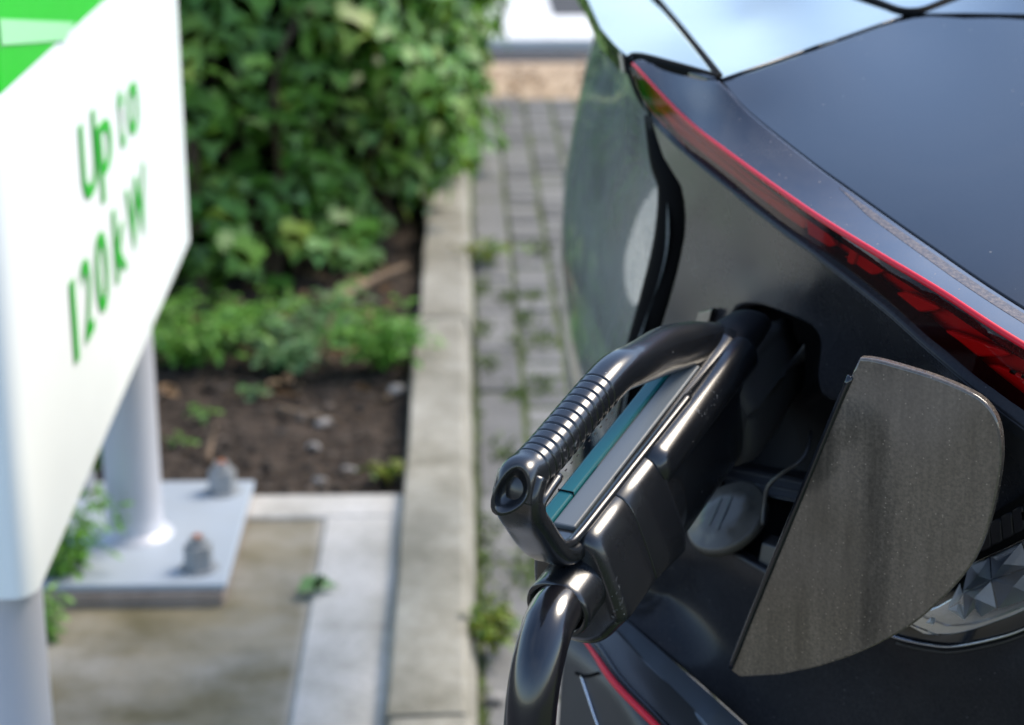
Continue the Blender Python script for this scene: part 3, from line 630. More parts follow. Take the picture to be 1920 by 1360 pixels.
# turn lamp low on the side
turn = empty('turn_lamp', (0, 0, 0)); cp(turn); turn.location = (0, 0, 0)
def tl_panel(nm, mat, poly, off, step=10, rim=.0012, depth=.003, gap=0): return sub(panel(nm, None, mat, poly, fq, step=step, rim=rim, depth=depth, back=off, gap=gap), turn)
rimline = catmull([(1640, 1180), (1688, 1198), (1747, 1210), (1791, 1212), (1860, 1199), (1920, 1180), (2040, 1125)], 40)
low_arc = catmull([(1660, 1150), (1700, 1180), (1750, 1189), (1806, 1184), (1870, 1163), (1920, 1143), (2030, 1085)], 40)
tl_panel('bezel', M['glass_dark'], [(1640, 1130)]+[tuple(p) for p in rimline]+[(2040, 870), (1900, 950), (1800, 1050), (1720, 1100)], -.006, 14)
tl_panel('lamp_base', M['chrome'], [(1690, 1165)]+[tuple(p) for p in low_arc[8:]]+[(2030, 1000), (1920, 1060), (1830, 1100), (1760, 1140)], -.009)
sub(tube('trim_line', [PC(x, y_, fq(x, y_)-.008) for x, y_ in rimline], .0012, M['chrome'], None, 6), turn)
sub(tube('trim_line', [PC(x, y_+10, fq(x, y_+10)-.003) for x, y_ in rimline[4:34]], .0010, M['mid_plastic'], None, 6), turn)
def pyr(pts, apex, mat, h=.008, nm='facet'):
    base = [np.array(PC(x, y_, fq(x, y_)-.0095)) for x, y_ in pts]; a = np.array(PC(apex[0], apex[1], fq(*apex)-.0095-h))
    V = base+[a]; k = len(base); sub(mesh_obj(nm, V, [(i, (i+1) % k, k) for i in range(k)], mat, None, False), turn)
pyr([(1817, 1056), (1855, 1044), (1858, 1088), (1805, 1110)], (1834, 1080), M['facet'])
pyr([(1857, 1043), (1915, 1018), (1930, 1062), (1860, 1086)], (1880, 1058), M['facet'])
pyr([(1806, 1112), (1858, 1090), (1868, 1140), (1840, 1157), (1828, 1140), (1808, 1162)], (1826, 1122), M['facet'], .007)
pyr([(1860, 1088), (1932, 1064), (1940, 1118), (1872, 1142)], (1900, 1100), M['facet'])
pyr([(1917, 1016), (1980, 990), (1996, 1036), (1932, 1062)], (1950, 1030), M['facet']); pyr([(1934, 1064), (1998, 1038), (2012, 1086), (1942, 1116)], (1970, 1080), M['facet'])
pyr([(1800, 1094), (1804, 1112), (1796, 1130), (1776, 1140)], (1796, 1118), M['white_facet'], .004); pyr([(1776, 1142), (1797, 1132), (1808, 1163), (1790, 1150)], (1794, 1146), M['white_facet'], .004)
pyr([(1746, 1158), (1750, 1172), (1736, 1168)], (1745, 1167), M['white_facet'], .003)
tl_panel('ribbed_arm', M['rubber'], [(1800, 1052), (1838, 985), (1880, 955), (1920, 930), (2030, 872), (2040, 945), (1920, 1006), (1860, 1038), (1815, 1056)], -.012, 10, .002, .01)
for k in range(9):
    x = 1842+k*21; y_ = 1016-k*11.2
    pts = [(x-6, y_-22), (x+9, y_-30), (x+13, y_+8), (x-3, y_+16)]
    tl_panel('arm_rib', M['recess_plastic'], pts, -.0145, 8, .0012, .003)
tl_panel('lamp_glass', M['clear'], [(1700, 1168)]+[tuple(p) for p in low_arc[10:]]+[(2030, 960), (1920, 1014), (1830, 1056), (1760, 1120)], -.0185, 14)

# plain continuation of the body towards the front of the car and down to the sill, with the wheel
prof = [PC(2246, 66, 1.462), PC(2246, 400, 1.15), PC(2246, 772, 1.0), PC(2246, 832, .99), PC(2246, 946, .98), PC(2246, 1028, .967), PC(2246, 1260, 1.0), PC(2246, 1450, 1.01), PC(2246, 1690, 1.03)]
prof = catmull(np.vstack([prof, [np.array(prof[-1])*[1, 1, 0]+[0, .03, .62]], [np.array(prof[-1])*[1, 1, 0]+[0, .06, .32]]]), 40)
rows = [prof+np.array([k, -.05*math.sin(k*1.3), .0]) for k in np.linspace(0, 1.9, 16)]
cp(mesh_obj('side_panel', np.vstack(rows), grid_faces(16, 40), M['paint']))
bl = [PC(x, 1688, Y) for x, Y in ((1042, 1.20), (1300, 1.08), (1560, 1.04), (1900, 1.07), (2246, 1.03))]
V = [p for p in bl]+[np.array([p[0]+.02, p[1]+.03, .32]) for p in bl]
cp(mesh_obj('lower_bumper', V, grid_faces(2, 5), M['mid_plastic']))
def wheel():
    cx, cy, cz = 1.25, 1.36, .36; V = []; m = 48
    prof_ = [(.0, .06), (.20, .05), (.235, .02), (.245, .0), (.30, -.005), (.345, .01), (.36, .04), (.36, .18), (.33, .21), (.0, .21)]
    for r, h in prof_:
        for j in range(m): V.append((cx+r*math.cos(2*math.pi*j/m), cy+h, cz+r*math.sin(2*math.pi*j/m)))
    wv = cp(mesh_obj('wheel', V[3*m:], grid_faces(len(prof_)-3, m, True), M['rubber'])); sub(mesh_obj('rim', V[:4*m], grid_faces(4, m, True), M['chrome']), wv)
wheel()

# ------------------------------------------------------------------ charging plug in the socket, with its cable
gun = empty('charging_connector'); tag(gun, 'black plug with ribbed loop handle and thick cable pushed into the car socket', 'charging plug')
gun.matrix_world = Matrix(((ga[0]*GS, gb[0]*GS, gn[0]*GS, A0[0]), (ga[1]*GS, gb[1]*GS, gn[1]*GS, A0[1]), (ga[2]*GS, gb[2]*GS, gn[2]*GS, A0[2]), (0, 0, 0, 1)))
def loft(name, stations, mat, parent=gun, ns=60, cap=True, smooth_st=None):
    """closed section (c, b) lofted along a"""
    sec = [catmull(s[1], ns, True) for s in stations]; aa = [s[0] for s in stations]
    if smooth_st:
        arr = np.array([np.c_[np.full(ns, a), s] for a, s in zip(aa, sec)]); arr = np.stack([catmull(arr[:, j], smooth_st) for j in range(ns)], 1)
    else: arr = np.array([np.c_[np.full(ns, a), s] for a, s in zip(aa, sec)])
    V = [(p[0], p[2], p[1]) for r in arr for p in r]; m = len(arr)
    F = grid_faces(m, ns, True)
    if cap: F += [tuple(range(ns))[::-1], tuple(range((m-1)*ns, m*ns))]
    return mesh_obj(name, V, F, mat, parent)
def sect(w0=-.020, top=.052, w1=.026, side=.030, bot=-.040, rise=.004, bl=-.024):
    return [(w0-.002, top-.006), (w0, top-.001), (w0+.003, top), (-.006, top), (.003, top), (.006, top+rise*.2), (.0085, top+rise*.9), (.013, top+rise), (.019, top+rise*.55), (w1-.001, top-.004), (w1+.002, top-.013), (side, top-.03),
            (side, .0), (side-.001, bot+.018), (side-.006, bot+.005), (side-.016, bot), (-.006, bot), (bl+.006, bot+.004), (bl, bot+.016), (bl, .0), (bl+.001, top-.02)]
main = [(a, [(-.022, .046), (-.020, .0505), (-.017, .052), (-.006, .052), (.004, .052), (.012, .048), (.017, .040), (.0195, .025), (.020, .0), (.019, -.025), (.014, -.038), (.004, -.042), (-.008, -.042), (-.018, -.036), (-.024, -.02), (-.025, .0), (-.024, .03)]) for a in (-.09, -.04, .02, .098)]
loft('housing', main, M['gloss_plastic'], smooth_st=20)
# rounded rail along the top, proud of the housing
def rail(t, w, r=0.0): return [(.0052, t-.012), (.0052, t-.003), (.0066, t-.0006), (.010, t+.0012), (.015, t+.0014), (.019+w*.5, t-.0004), (.0225+w, t-.0045), (.0243+w, t-.010), (.0246+w, t-.016), (.0225+w, t-.0225), (.018, t-.026), (.010, t-.024)]
def rl(a):
    k = (a+.064)/.16; return rail(.0545-.006*k, .0018-.0018*k)
loft('top_rail', [(-.068, rl(-.068)), (-.05, rl(-.05)), (0, rl(0)), (.05, rl(.05)), (.092, rl(.092)), (.0955, [(c*.94+.0008, b-.0012) for c, b in rl(.0955)]), (.097, [(c*.85+.0021, b*.95-.001) for c, b in rl(.097)])], M['gloss_plastic'], ns=72)
# clamp shell in two pieces with a seam between them
def shell(k=1.0, dr=0.0):
    q = [(-.0225, .040), (-.0215, .046), (-.017, .0485), (-.004, .0488), (.0035, .0495), (.0055, .0535), (.010, .0562), (.016, .0556), (.0215, .0515), (.0262, .042), (.0300, .028), (.0335, .013), (.0358, .001), (.0362, -.0035), (.0345, -.0068), (.029, -.013), (.020, -.024), (.008, -.031), (-.008, -.031), (-.020, -.024), (-.0255, -.008), (-.026, .015), (-.0235, .034)]
    return [(.006+(c-.006)*k, .018+(b-.018-dr*(b < 0))*k) for c, b in q]
loft('clamp_shell', [(-.1585, shell(.80)), (-.157, shell(.90)), (-.1545, shell(.965)), (-.150, shell(.995)), (-.145, shell(1.0)), (-.13, shell(1.0)), (-.1125, shell(1.0)), (-.1118, shell(.992)), (-.1114, shell(.97))], M['gloss_plastic'], ns=110)
loft('clamp_collar', [(-.1111, shell(.97)), (-.1107, shell(.990)), (-.110, shell(.998)), (-.09, shell(1.0, .004)), (-.070, shell(.995, .008)), (-.0655, shell(.985, .009)), (-.0635, shell(.95, .009)), (-.063, shell(.85, .008))], M['gloss_plastic'], ns=110)
loft('neck_gusset', [(-.066, [(.010, .046), (.020, .044), (.0265, .030), (.031, .008), (.0315, -.006), (.024, -.020), (.010, -.03)]), (-.050, [(.010, .036), (.019, .032), (.0235, .020), (.0265, .002), (.0265, -.010), (.021, -.022), (.010, -.03)]), (-.030, [(.010, .020), (.018, .016), (.0205, .008), (.0215, -.004), (.0212, -.012), (.018, -.024), (.010, -.03)])], M['gloss_plastic'], smooth_st=10)
# head going into the socket
head = [(.070, sect(w0=-.020, top=.030, w1=.018, side=.024, bot=-.045, bl=-.024)), (.085, sect(w0=-.022, top=.032, w1=.020, side=.0275, bot=-.050, bl=-.026)), (.12, sect(w0=-.022, top=.030, w1=.020, side=.0275, bot=-.052, bl=-.026)), (.150, sect(w0=-.020, top=.022, w1=.019, side=.026, bot=-.05, bl=-.024)), (.175, sect(w0=-.020, top=.014, w1=.019, side=.026, bot=-.05, bl=-.024))]
loft('plug_head', head, M['mid_plastic'])
loft('latch_cover', [(.08, [(-.014, .044), (0, .050), (.014, .046), (.014, .03), (-.014, .03)]), (.11, [(-.016, .044), (0, .051), (.016, .046), (.016, .03), (-.016, .03)]), (.14, [(-.014, .038), (0, .043), (.014, .040), (.014, .03), (-.014, .03)])], M['deep'], smooth_st=12)
# two strips on the flat inside the loop, carrying its reflections as colour
def strip(name, c0, c1, a0, a1, h, mat):
    bm = bmesh.new(); box_bm(bm, a0, a1, .049, .0525+h, c0, c1, .0012, 2); return bm_obj(name, bm, mat, gun)
strip('teal_strip', -.0222, -.0125, -.146, .046, .0022, M['teal']); strip('grey_strip', -.0118, .0032, -.146, .046, .0008, M['pale_reflection'])
strip('teal_groove_strip', -.0255, -.0232, -.132, -.02, -.002, M['teal'])
bm = bmesh.new(); box_bm(bm, -.1165, -.1158, .050, .0556, -.0228, -.0122); bm_obj('strip_seam', bm, M['rubber'], gun)
# handle: sweep along the loop centre line
HP = [(-.205, .112), (-.196, .121), (-.184, .1185), (-.16, .1170), (-.10, .1165), (-.068, .1145), (-.046, .107), (-.015, .0935), (.025, .076), (.058, .060), (.085, .044), (.105, .032)]
hp = catmull(HP, 620); L = np.r_[0, np.cumsum(np.linalg.norm(np.diff(hp, axis=0), axis=1))]
tg = np.gradient(hp, axis=0); tg /= np.linalg.norm(tg, axis=1)[:, None]; nr = np.stack([-tg[:, 1], tg[:, 0]], 1)
V = []; nn = 56; a_ribs = np.arange(12)*.0079-.1805
for i in range(len(hp)):
    a = hp[i][0]; gro = max([math.exp(-((a-r)/.00055)**4) for r in a_ribs]) if -.186 < a < -.088 else 0.0
    ph = ((a+.1805)/.0079) % 1.0; tooth = 1.0 if (-.182 < a < -.088 and .12 < ph < .52) else 0.0
    k = min(1, max(0, (a+.06)/.09)); k = k*k*(3-2*k); rb = .0132+.003*k; rc = .0122+.001*k; cs = -.0092*k
    if a < -.186: rb *= max(.55, 1-((-.186-a)/.03)**2); 
    for j in range(nn):
        an = 2*math.pi*j/nn; sb, cb = math.cos(an), math.sin(an)
        e = 2.3; q = (abs(sb)**e+abs(cb)**e)**(-1/e)
        under = max(0, -sb); side_ = 1-.10*gro
        r = q*side_*(1-.10*tooth*max(0, min(1, (under-.35)*6)))
        p = hp[i]+nr[i]*(sb*rb*r); V.append((p[0], p[1], cs+cb*rc*r))
F = grid_faces(len(hp), nn, True)+[tuple(range(nn))[::-1], tuple(range((len(hp)-1)*nn, len(hp)*nn))]
handle = mesh_obj('handle', V, F, M['gloss_plastic'], gun)
# little white moulding marks under the grip
for k in range(11):
    a = -.1765+k*.0079; bm = bmesh.new(); box_bm(bm, a-.0011, a+.0011, .1065, .1070, .0108, .0114); 
    o = bm_obj('moulding_mark', bm, M['mid_plastic'], gun)
# back strut: flat bar from the grip end down to the shell, with a pocket
def bar(name, path, rb, rc, mat, n=40, e=3.2):
    p = catmull(path, n); t = np.gradient(p, axis=0); t /= np.linalg.norm(t, axis=1)[:, None]; q = np.stack([-t[:, 1], t[:, 0]], 1); V = []
    for i in range(n):
        for j in range(36):
            an = 2*math.pi*j/36; sb, cb = math.cos(an), math.sin(an); r = (abs(sb)**e+abs(cb)**e)**(-1/e); x = p[i]+q[i]*sb*rb*r; V.append((x[0], x[1], cb*rc*r))
    return mesh_obj(name, V, grid_faces(n, 36, True)+[tuple(range(36))[::-1], tuple(range((n-1)*36, n*36))], mat, gun)
bar('back_strut', [(-.190, .121), (-.199, .112), (-.198, .10), (-.191, .085), (-.180, .064), (-.168, .050), (-.150, .044)], .0075, .0150, M['gloss_plastic'])
# bead framing the opening on the camera side
bead = [G(x, y_, .0118) for x, y_ in [(1048, 893), (1026, 925), (1013, 950), (1022, 985), (1038, 1014), (1060, 1022), (1082, 1006), (1135, 940), (1200, 858), (1290, 745)]]
bead = catmull(bead, 80); tube('opening_bead', bead, .0032, M['gloss_plastic'], gun, 10)
# thumb pocket on the end of the grip
def pocket():
    o = G(958, 915, .002); V = []; m = 24; u = np.array([.35, -.55, .75]); u /= np.linalg.norm(u); v = np.array([-.5, -.72, -.3]); v -= u*(u@v); v /= np.linalg.norm(v); wn = np.cross(u, v)
    if (wn@np.array([-1, .2, .3])) < 0: wn = -wn
    prof = [(1.18, .0006), (1.05, .0016), (.95, .0010), (.80, -.003), (.45, -.0065), (0, -.007)]
    for r, h in prof:
        for j in range(m):
            an = 2*math.pi*j/m; V.append(o+u*math.cos(an)*.0085*r+v*math.sin(an)*.0135*r*(1-.25*math.cos(an))+wn*(h+.0055))
    mesh_obj('pocket', V, grid_faces(len(prof), m, True), M['gloss_plastic'], gun)
pocket()
# cable nut and cable
NC = np.array([0, .0195, .006])
def ring_st(pts):
    V = []; m = 48
    for a, r in pts:
        for j in range(m): V.append((a, NC[1]+r*math.sin(2*math.pi*j/m), NC[2]+r*math.cos(2*math.pi*j/m)))
    return V, grid_faces(len(pts), m, True)
V, F = ring_st([(-.12, .0205), (-.150, .0205), (-.156, .0203), (-.176, .0203), (-.1795, .0206), (-.183, .0206), (-.1848, .0198), (-.185, .0180), (-.183, .0165), (-.175, .0155)]); mesh_obj('cable_nut', V, F, M['gloss_plastic'], gun)
MW = gun.matrix_world; MI = MW.inverted()
def loc(p): return np.array(MI @ Vector(p))
w0 = np.array(MW @ Vector((-.165, NC[1], NC[2])))
def cabpt(px, py, dY): return PY(px, py, w0[1]+dY)
cpts = [np.array(MW @ Vector((-.15, NC[1], NC[2]))), w0, cabpt(1033, 1160, -.036), cabpt(1013, 1225, -.056), cabpt(1000, 1292, -.066), cabpt(993, 1362, -.070), cabpt(990, 1460, -.075), cabpt(988, 1640, -.08)]
last = cpts[-1]; cpts += [last+np.array([-.005, .0, -.16]), np.array([last[0]-.06, last[1]-.03, .12]), np.array([last[0]-.22, last[1]-.06, .02]), np.array([last[0]-.6, last[1]-.05, .06]), np.array([last[0]-1.2, last[1]+.05, .05])]
tube('cable', catmull([loc(p) for p in cpts], 160), .0153, M['cable'], gun, 28)

# ------------------------------------------------------------------ charging sign on two posts
sn = PZ(70, 1115, .44); sf = PZ(355, 450, .44); su = sf-sn; slen = float(np.linalg.norm(su)); su /= slen; sw = np.array([su[1], -su[0], 0])   # sw faces the car
sign = empty('charging_sign', (float(sf[0])-.05, float(sf[1])-.35, 0)); tag(sign, 'white sign reading Up to 120 kW in green on two grey steel posts', 'sign')
SI = Matrix.Translation((-sign.location[0], -sign.location[1], 0))
def sp2(o): o.parent = sign; o.matrix_parent_inverse = SI; return o
def SP(s, z, off=0.0): return sn+su*s+np.array([0, 0, z-.44])+sw*off
def onS(px, py):
    r = ray(px, py); t = ((sn-C0)@sw)/(r@sw); p = C0+r*t; return float((p-sn)@su), float(p[2])
STOP = 1.15
rc_ = .026; plan = [(slen, -.115), (slen, -.004), (slen-.004, 0), (rc_, 0)]+[(rc_-(rc_+.012)*math.sin(a), -rc_*(1-math.cos(a))) for a in np.linspace(.1, math.pi/2, 12)]+[(-.012, -.115)]
bm = bmesh.new(); lo = [bm.verts.new(SP(a, .44, b)) for a, b in plan]; hi = [bm.verts.new(SP(a, STOP, b)) for a, b in plan]; k_ = len(plan)
for i in range(k_): bm.faces.new((lo[i], lo[(i+1) % k_], hi[(i+1) % k_], hi[i]))
bm.faces.new(lo); bm.faces.new(hi); bmesh.ops.recalc_face_normals(bm, faces=bm.faces[:])
board = sp2(bm_obj('board', bm, M['sign_white']))
# coloured header field
z0 = (onS(0, 190)[1]+onS(180, 0)[1])/2
def flat(name, pts, off, mat):
    o = mesh_obj(name, [SP(s, z, off) for s, z in pts], [tuple(range(len(pts)))], mat, None, False); return sub(o, board)
hp2 = [(slen-.006, .002), (rc_, .002)]+[(rc_-(rc_+.014)*math.sin(a), .002-(rc_+.002)*(1-math.cos(a))) for a in np.linspace(.1, math.pi/2, 12)]
sub(mesh_obj('green_header', [SP(a, z, b) for z in (z0, STOP-.003) for a, b in hp2], grid_faces(2, len(hp2)), M['sign_green'], None, False), board)
b4 = [onS(*q) for q in ((0, 30), (0, 82), (118, 76), (134, 42))]
flat('header_stripe', [(.027, b4[0][1]), (.027, b4[1][1]), b4[2], b4[3]], .004, M['sign_pale'])  # paler green band laid over the header
def letter(ch, px0, py0, px1, py1, zb, zt):
    """one printed letter fitted to its place on the board"""
    cu = bpy.data.curves.new('letter', 'FONT'); cu.body = ch; cu.size = 1; cu.offset = .010; t_ = bpy.data.objects.new('tmp', cu); COL.objects.link(t_)
    dg = bpy.context.evaluated_depsgraph_get(); me = bpy.data.meshes.new_from_object(t_.evaluated_get(dg)); bpy.data.objects.remove(t_)
    co = np.array([v.co[:] for v in me.vertices]); mn, mx = co.min(0), co.max(0); s0, s1 = onS(px0, py0)[0], onS(px1, py1)[0]
    for v in me.vertices:
        s = s0+(v.co.x-mn[0])/(mx[0]-mn[0])*(s1-s0); z = zb+(v.co.y-mn[1])/(mx[1]-mn[1])*(zt-zb); v.co = Vector(SP(s, z, .003))
    me.name = 'letter'; return sub(link('letter', me, M['letter']), board)
b1 = (onS(165, 377)[1]+onS(246, 252)[1])/2; cap = onS(150, 233)[1]-onS(165, 377)[1]; b2 = (onS(146, 686)[1]+onS(262, 436)[1])/2
letter('U', 149, 300, 178, 270, b1, b1+cap); letter('p', 185, 320, 207, 270, b1-cap*.30, b1+cap*.72); letter('t', 219, 221, 229, 206, b1, b1+cap*.93); letter('o', 237, 213, 257, 196, b1-cap*.02, b1+cap*.73)
letter('1', 133, 610, 141, 605, b2, b2+cap); letter('2', 154, 590, 171, 562, b2, b2+cap); letter('0', 178, 530, 200, 500, b2-cap*.02, b2+cap*1.02); letter('k', 211, 460, 232, 430, b2, b2+cap*1.03); letter('W', 235, 400, 272, 370, b2, b2+cap)
def post(cx, cy, base):
    m = 40; prof = [(.066, base), (.064, base+.004), (.054, base+.010), (.049, base+.016), (.0485, base+.05), (.0485, 1.0), (.0485, STOP-.02)]; V = []
    for r, z in prof:
        for j in range(m): V.append((cx+r*math.cos(2*math.pi*j/m), cy+r*math.sin(2*math.pi*j/m), z))
    return sp2(mesh_obj('post', V, grid_faces(len(prof), m, True), M['steel']))
def bolt(x, y_, z, par):
    bm = bmesh.new()
    r = bmesh.ops.create_cone(bm, cap_ends=True, segments=28, radius1=.033, radius2=.033, depth=.004, matrix=Matrix.Translation((x, y_, z+.002)))
    bmesh.ops.create_cone(bm, cap_ends=True, segments=6, radius1=.026, radius2=.025, depth=.040, matrix=Matrix.Translation((x, y_, z+.0242)) @ Matrix.Rotation(random.random(), 4, 'Z'))
    bmesh.ops.create_cone(bm, cap_ends=True, segments=20, radius1=.014, radius2=.014, depth=.014, matrix=Matrix.Translation((x, y_, z+.0512)))
    b = sub(bm_obj('anchor_bolt', bm, M['bolt']), par); bm = bmesh.new()
    bmesh.ops.create_cone(bm, cap_ends=True, segments=14, radius1=.008, radius2=.006, depth=.004, matrix=Matrix.Translation((x, y_, z+.0602))); return sub(bm_obj('rust_tip', bm, M['rust']), par)
for (cx, cy) in ((-.584, 3.216), (float(sn[0])-.058, float(sn[1])+.064)):
    post(cx, cy, .064)
    x0, x1 = (-.765, -.402) if cy > 3 else (cx-.18, cx+.18); y0, y1 = (3.0, 3.468) if cy > 3 else (cy-.23, cy+.23)
    bm = bmesh.new(); box_bm(bm, x0, x1, y0, y1, .0525 if cy > 3 else .03, .064, .002, 1); pl = sp2(bm_obj('base_plate', bm, M['plate']))
    for bx in (x0+.052, x1-.052):
        for by in (y0+.062, y1-.058): bolt(bx, by, .064, pl)

# ------------------------------------------------------------------ ivy hedge, weeds, litter
M['ivy'] = leafmat('ivy_leaf', [(.07, .17, .016), (.11, .26, .028), (.15, .32, .04), (.20, .38, .07), (.20, .40, .13), (.19, .40, .05), (.10, .27, .036), (.32, .44, .06), (.09, .24, .030), (.17, .37, .06)], .40, .42)
M['weed'] = leafmat('weed_leaf', [(.10, .28, .03), (.14, .35, .04), (.19, .40, .06), (.12, .32, .07)], .5, .35)
M['weed_y'] = leafmat('yellow_weed_leaf', [(.13, .24, .02), (.22, .28, .02), (.10, .22, .03), (.26, .22, .02)], .5, .35)
M['weed_g'] = leafmat('grey_green_leaf', [(.13, .28, .10), (.20, .36, .16), (.10, .24, .06)], .5, .3)
M['dead'] = leafmat('dead_leaf', [(.16, .08, .03), (.26, .15, .07), (.34, .24, .14)], .8, .15)
M['bark'] = rough_surface('vine_bark', [(.05, .035, .022), (.12, .085, .055)], 30, .95, 120, .8)
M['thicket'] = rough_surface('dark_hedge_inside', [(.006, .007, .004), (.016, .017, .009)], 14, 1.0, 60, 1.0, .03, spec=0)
M['stone'] = rough_surface('pale_stone', [(.20, .19, .18), (.36, .35, .34)], 20, .85, 200, .4)
M['clod'] = leafmat('soil_crumb', [(.012, .009, .007), (.03, .022, .016), (.06, .045, .035), (.11, .09, .075)], .95, 0.0)
M['moss'] = leafmat('moss_tuft', [(.06, .11, .02), (.10, .17, .03), (.14, .20, .05)], .8, .2)
def leaf_shape(kind):
    if kind == 'ivy':
        out = [(0, 0), (.16, -.10), (.40, -.02), (.46, .22), (.34, .34), (.50, .52), (.30, .62), (.16, .78), (0, 1.05), (-.16, .78), (-.30, .62), (-.50, .52), (-.34, .34), (-.46, .22), (-.40, -.02), (-.16, -.10)]
    elif kind == 'oval':
        out = [(0, 0), (.18, .15), (.27, .4), (.22, .7), (0, 1), (-.22, .7), (-.27, .4), (-.18, .15)]
    else:
        out = [(0, 0), (.07, .2), (.14, .38), (.06, .42), (.17, .62), (.08, .66), (.12, .85), (0, 1), (-.12, .85), (-.08, .66), (-.17, .62), (-.06, .42), (-.14, .38), (-.07, .2)]
    V = [(x, y_, .16*abs(x)-.22*(y_-.3)**2+.03*math.sin(7*x+5*y_)) for x, y_ in out]
    mid = [(0, .3, -.02), (0, .62, -.03)]
    n_ = len(out); V += mid; F = []
    for i in range(n_):
        a, b = i, (i+1) % n_; ya = (out[a][1]+out[b][1])/2
        F.append((a, b, n_ if ya < .46 else n_+1))
    F.append((n_, n_+1, next(i for i in range(n_) if out[i][1] > .46 and out[i][0] > 0)))
    F.append((n_+1, n_, max(i for i in range(n_) if out[i][1] > .46 and out[i][0] < 0)))
    return np.array(V), F
LS = {k: leaf_shape(k) for k in ('ivy', 'oval', 'pin')}
def leaf_me(kind, mat):
    V, F = LS[kind]; me = bpy.data.meshes.new('leaf'); me.from_pydata([tuple(v) for v in V], [], F); me.polygons.foreach_set('use_smooth', [True]*len(F)); me.materials.append(mat); return me
def basis(nrm, tip):
    z = nrm/np.linalg.norm(nrm); y_ = tip-z*(z@tip); y_ /= (np.linalg.norm(y_)+1e-9); x = np.cross(y_, z); return np.stack([x, y_, z], 1)
def leaves_mesh(name, items, kind, mat, parent=None):
    V0, F0 = LS[kind]; k = len(V0); Vs = []; Fs = []
    for i, (p, Bm, s) in enumerate(items):
        Vs.append((V0*s)@Bm.T+p); Fs += [tuple(a+i*k for a in f) for f in F0]
    return mesh_obj(name, np.vstack(Vs), Fs, mat, parent)
rnd = random.Random(11)
# plan line of the hedge front: along the bed, then along the kerb
PL = catmull([(-2.2, 4.7), (-1.3, 4.75), (-.75, 4.82), (-.42, 4.92), (-.20, 5.12), (-.05, 5.6), (-.01, 6.4), (-.01, 7.2), (-.03, 7.9), (-.12, 8.45)], 200)
tgp = np.gradient(PL, axis=0); tgp /= np.linalg.norm(tgp, axis=1)[:, None]; outp = np.stack([tgp[:, 1], -tgp[:, 0]], 1)
hedge = empty('ivy_hedge', (-.7, 6.2, 0)); tag(hedge, 'dense green ivy hedge growing between the soil bed and the kerb', 'hedge')
HI = Matrix.Translation((.7, -6.2, 0))
def hp_(o): o.parent = hedge; o.matrix_parent_inverse = HI; return o
items = []
for i in range(5200):
    j = int(rnd.random()**.9*199); h = rnd.random()**.85*1.75
    lump = .05*math.sin(j*.21+h*6)+.05*math.sin(j*.09+h*11+2)+.04*math.sin(h*17+j*.4)
    dep = abs(rnd.gauss(0, .085)); o = outp[j]
    skirt = .05*max(0, .3-h)/.3
    r = lump-dep-skirt*(1 if j < 110 else .2)+.02+.05*(h > .5)
    p = np.array([PL[j][0]+o[0]*r, PL[j][1]+o[1]*r, .05+h])
    if h < .16 and rnd.random() < .4 and j < 120: continue
    nrm = np.array([o[0]*1.0+rnd.gauss(0, .38), o[1]*1.0+rnd.gauss(0, .38), .55+rnd.gauss(0, .35)]); tip = np.array([rnd.gauss(0, .45), rnd.gauss(0, .45), -1.0])
    s = rnd.uniform(.050, .098)*(1.35 if rnd.random() < .2 else 1); items.append((p, basis(nrm, tip), s, dep))
def pj(p):
    d = p-C0; z = d@FW; return 960+FPX*(d@RT)/z, 680-FPX*(d@UP)/z
vis = [i for i, it in enumerate(items) if it[3] < .07 and 330 < pj(it[0])[0] < 930 and -20 < pj(it[0])[1] < 620]
rnd.shuffle(vis); pick = set(vis[:290]); ivy_me = leaf_me('ivy', M['ivy'])
for i in pick:
    p, Bm, s, _ = items[i]; o = link('leaf', ivy_me); mw = np.eye(4); mw[:3, :3] = Bm*s; mw[:3, 3] = p; hp_(o); o.matrix_basis = Matrix(mw.tolist())
tag(hp_(leaves_mesh('foliage', [it[:3] for i, it in enumerate(items) if i not in pick], 'ivy', M['ivy'])), kind='stuff')
# woody inside of the hedge
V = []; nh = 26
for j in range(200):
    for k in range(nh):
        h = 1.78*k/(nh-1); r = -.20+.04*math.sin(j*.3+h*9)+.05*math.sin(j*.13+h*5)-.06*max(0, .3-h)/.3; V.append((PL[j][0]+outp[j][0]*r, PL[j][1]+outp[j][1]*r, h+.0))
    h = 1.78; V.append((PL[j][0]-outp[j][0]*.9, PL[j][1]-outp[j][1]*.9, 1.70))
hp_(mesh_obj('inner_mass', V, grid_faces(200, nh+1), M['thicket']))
for k in range(26):
    j = rnd.randrange(20, 150); r = -.10-rnd.random()*.06; b0 = np.array([PL[j][0]+outp[j][0]*r, PL[j][1]+outp[j][1]*r, .0]); pts = [b0]
    for q in range(5): pts.append(pts[-1]+np.array([rnd.gauss(0, .06), rnd.gauss(0, .06), rnd.uniform(.15, .35)]))
    hp_(tube('stem', catmull(pts, 22), [rnd.uniform(.006, .014)*(1-.6*i/22) for i in range(22)], M['bark'], None, 7))
q = PZ(352, 560, .0); j = int(np.argmin(((PL-q[:2])**2).sum(1)))
top = PY(353, -60, 4.86); bot = PY(362, 330, 4.84)
hp_(tube('stem', catmull([bot+np.array([0, .06, -.4]), bot, (top+bot)/2+np.array([.015, -.02, 0]), top, top+np.array([0, .05, .5])], 30), .016, M['bark'], None, 9))

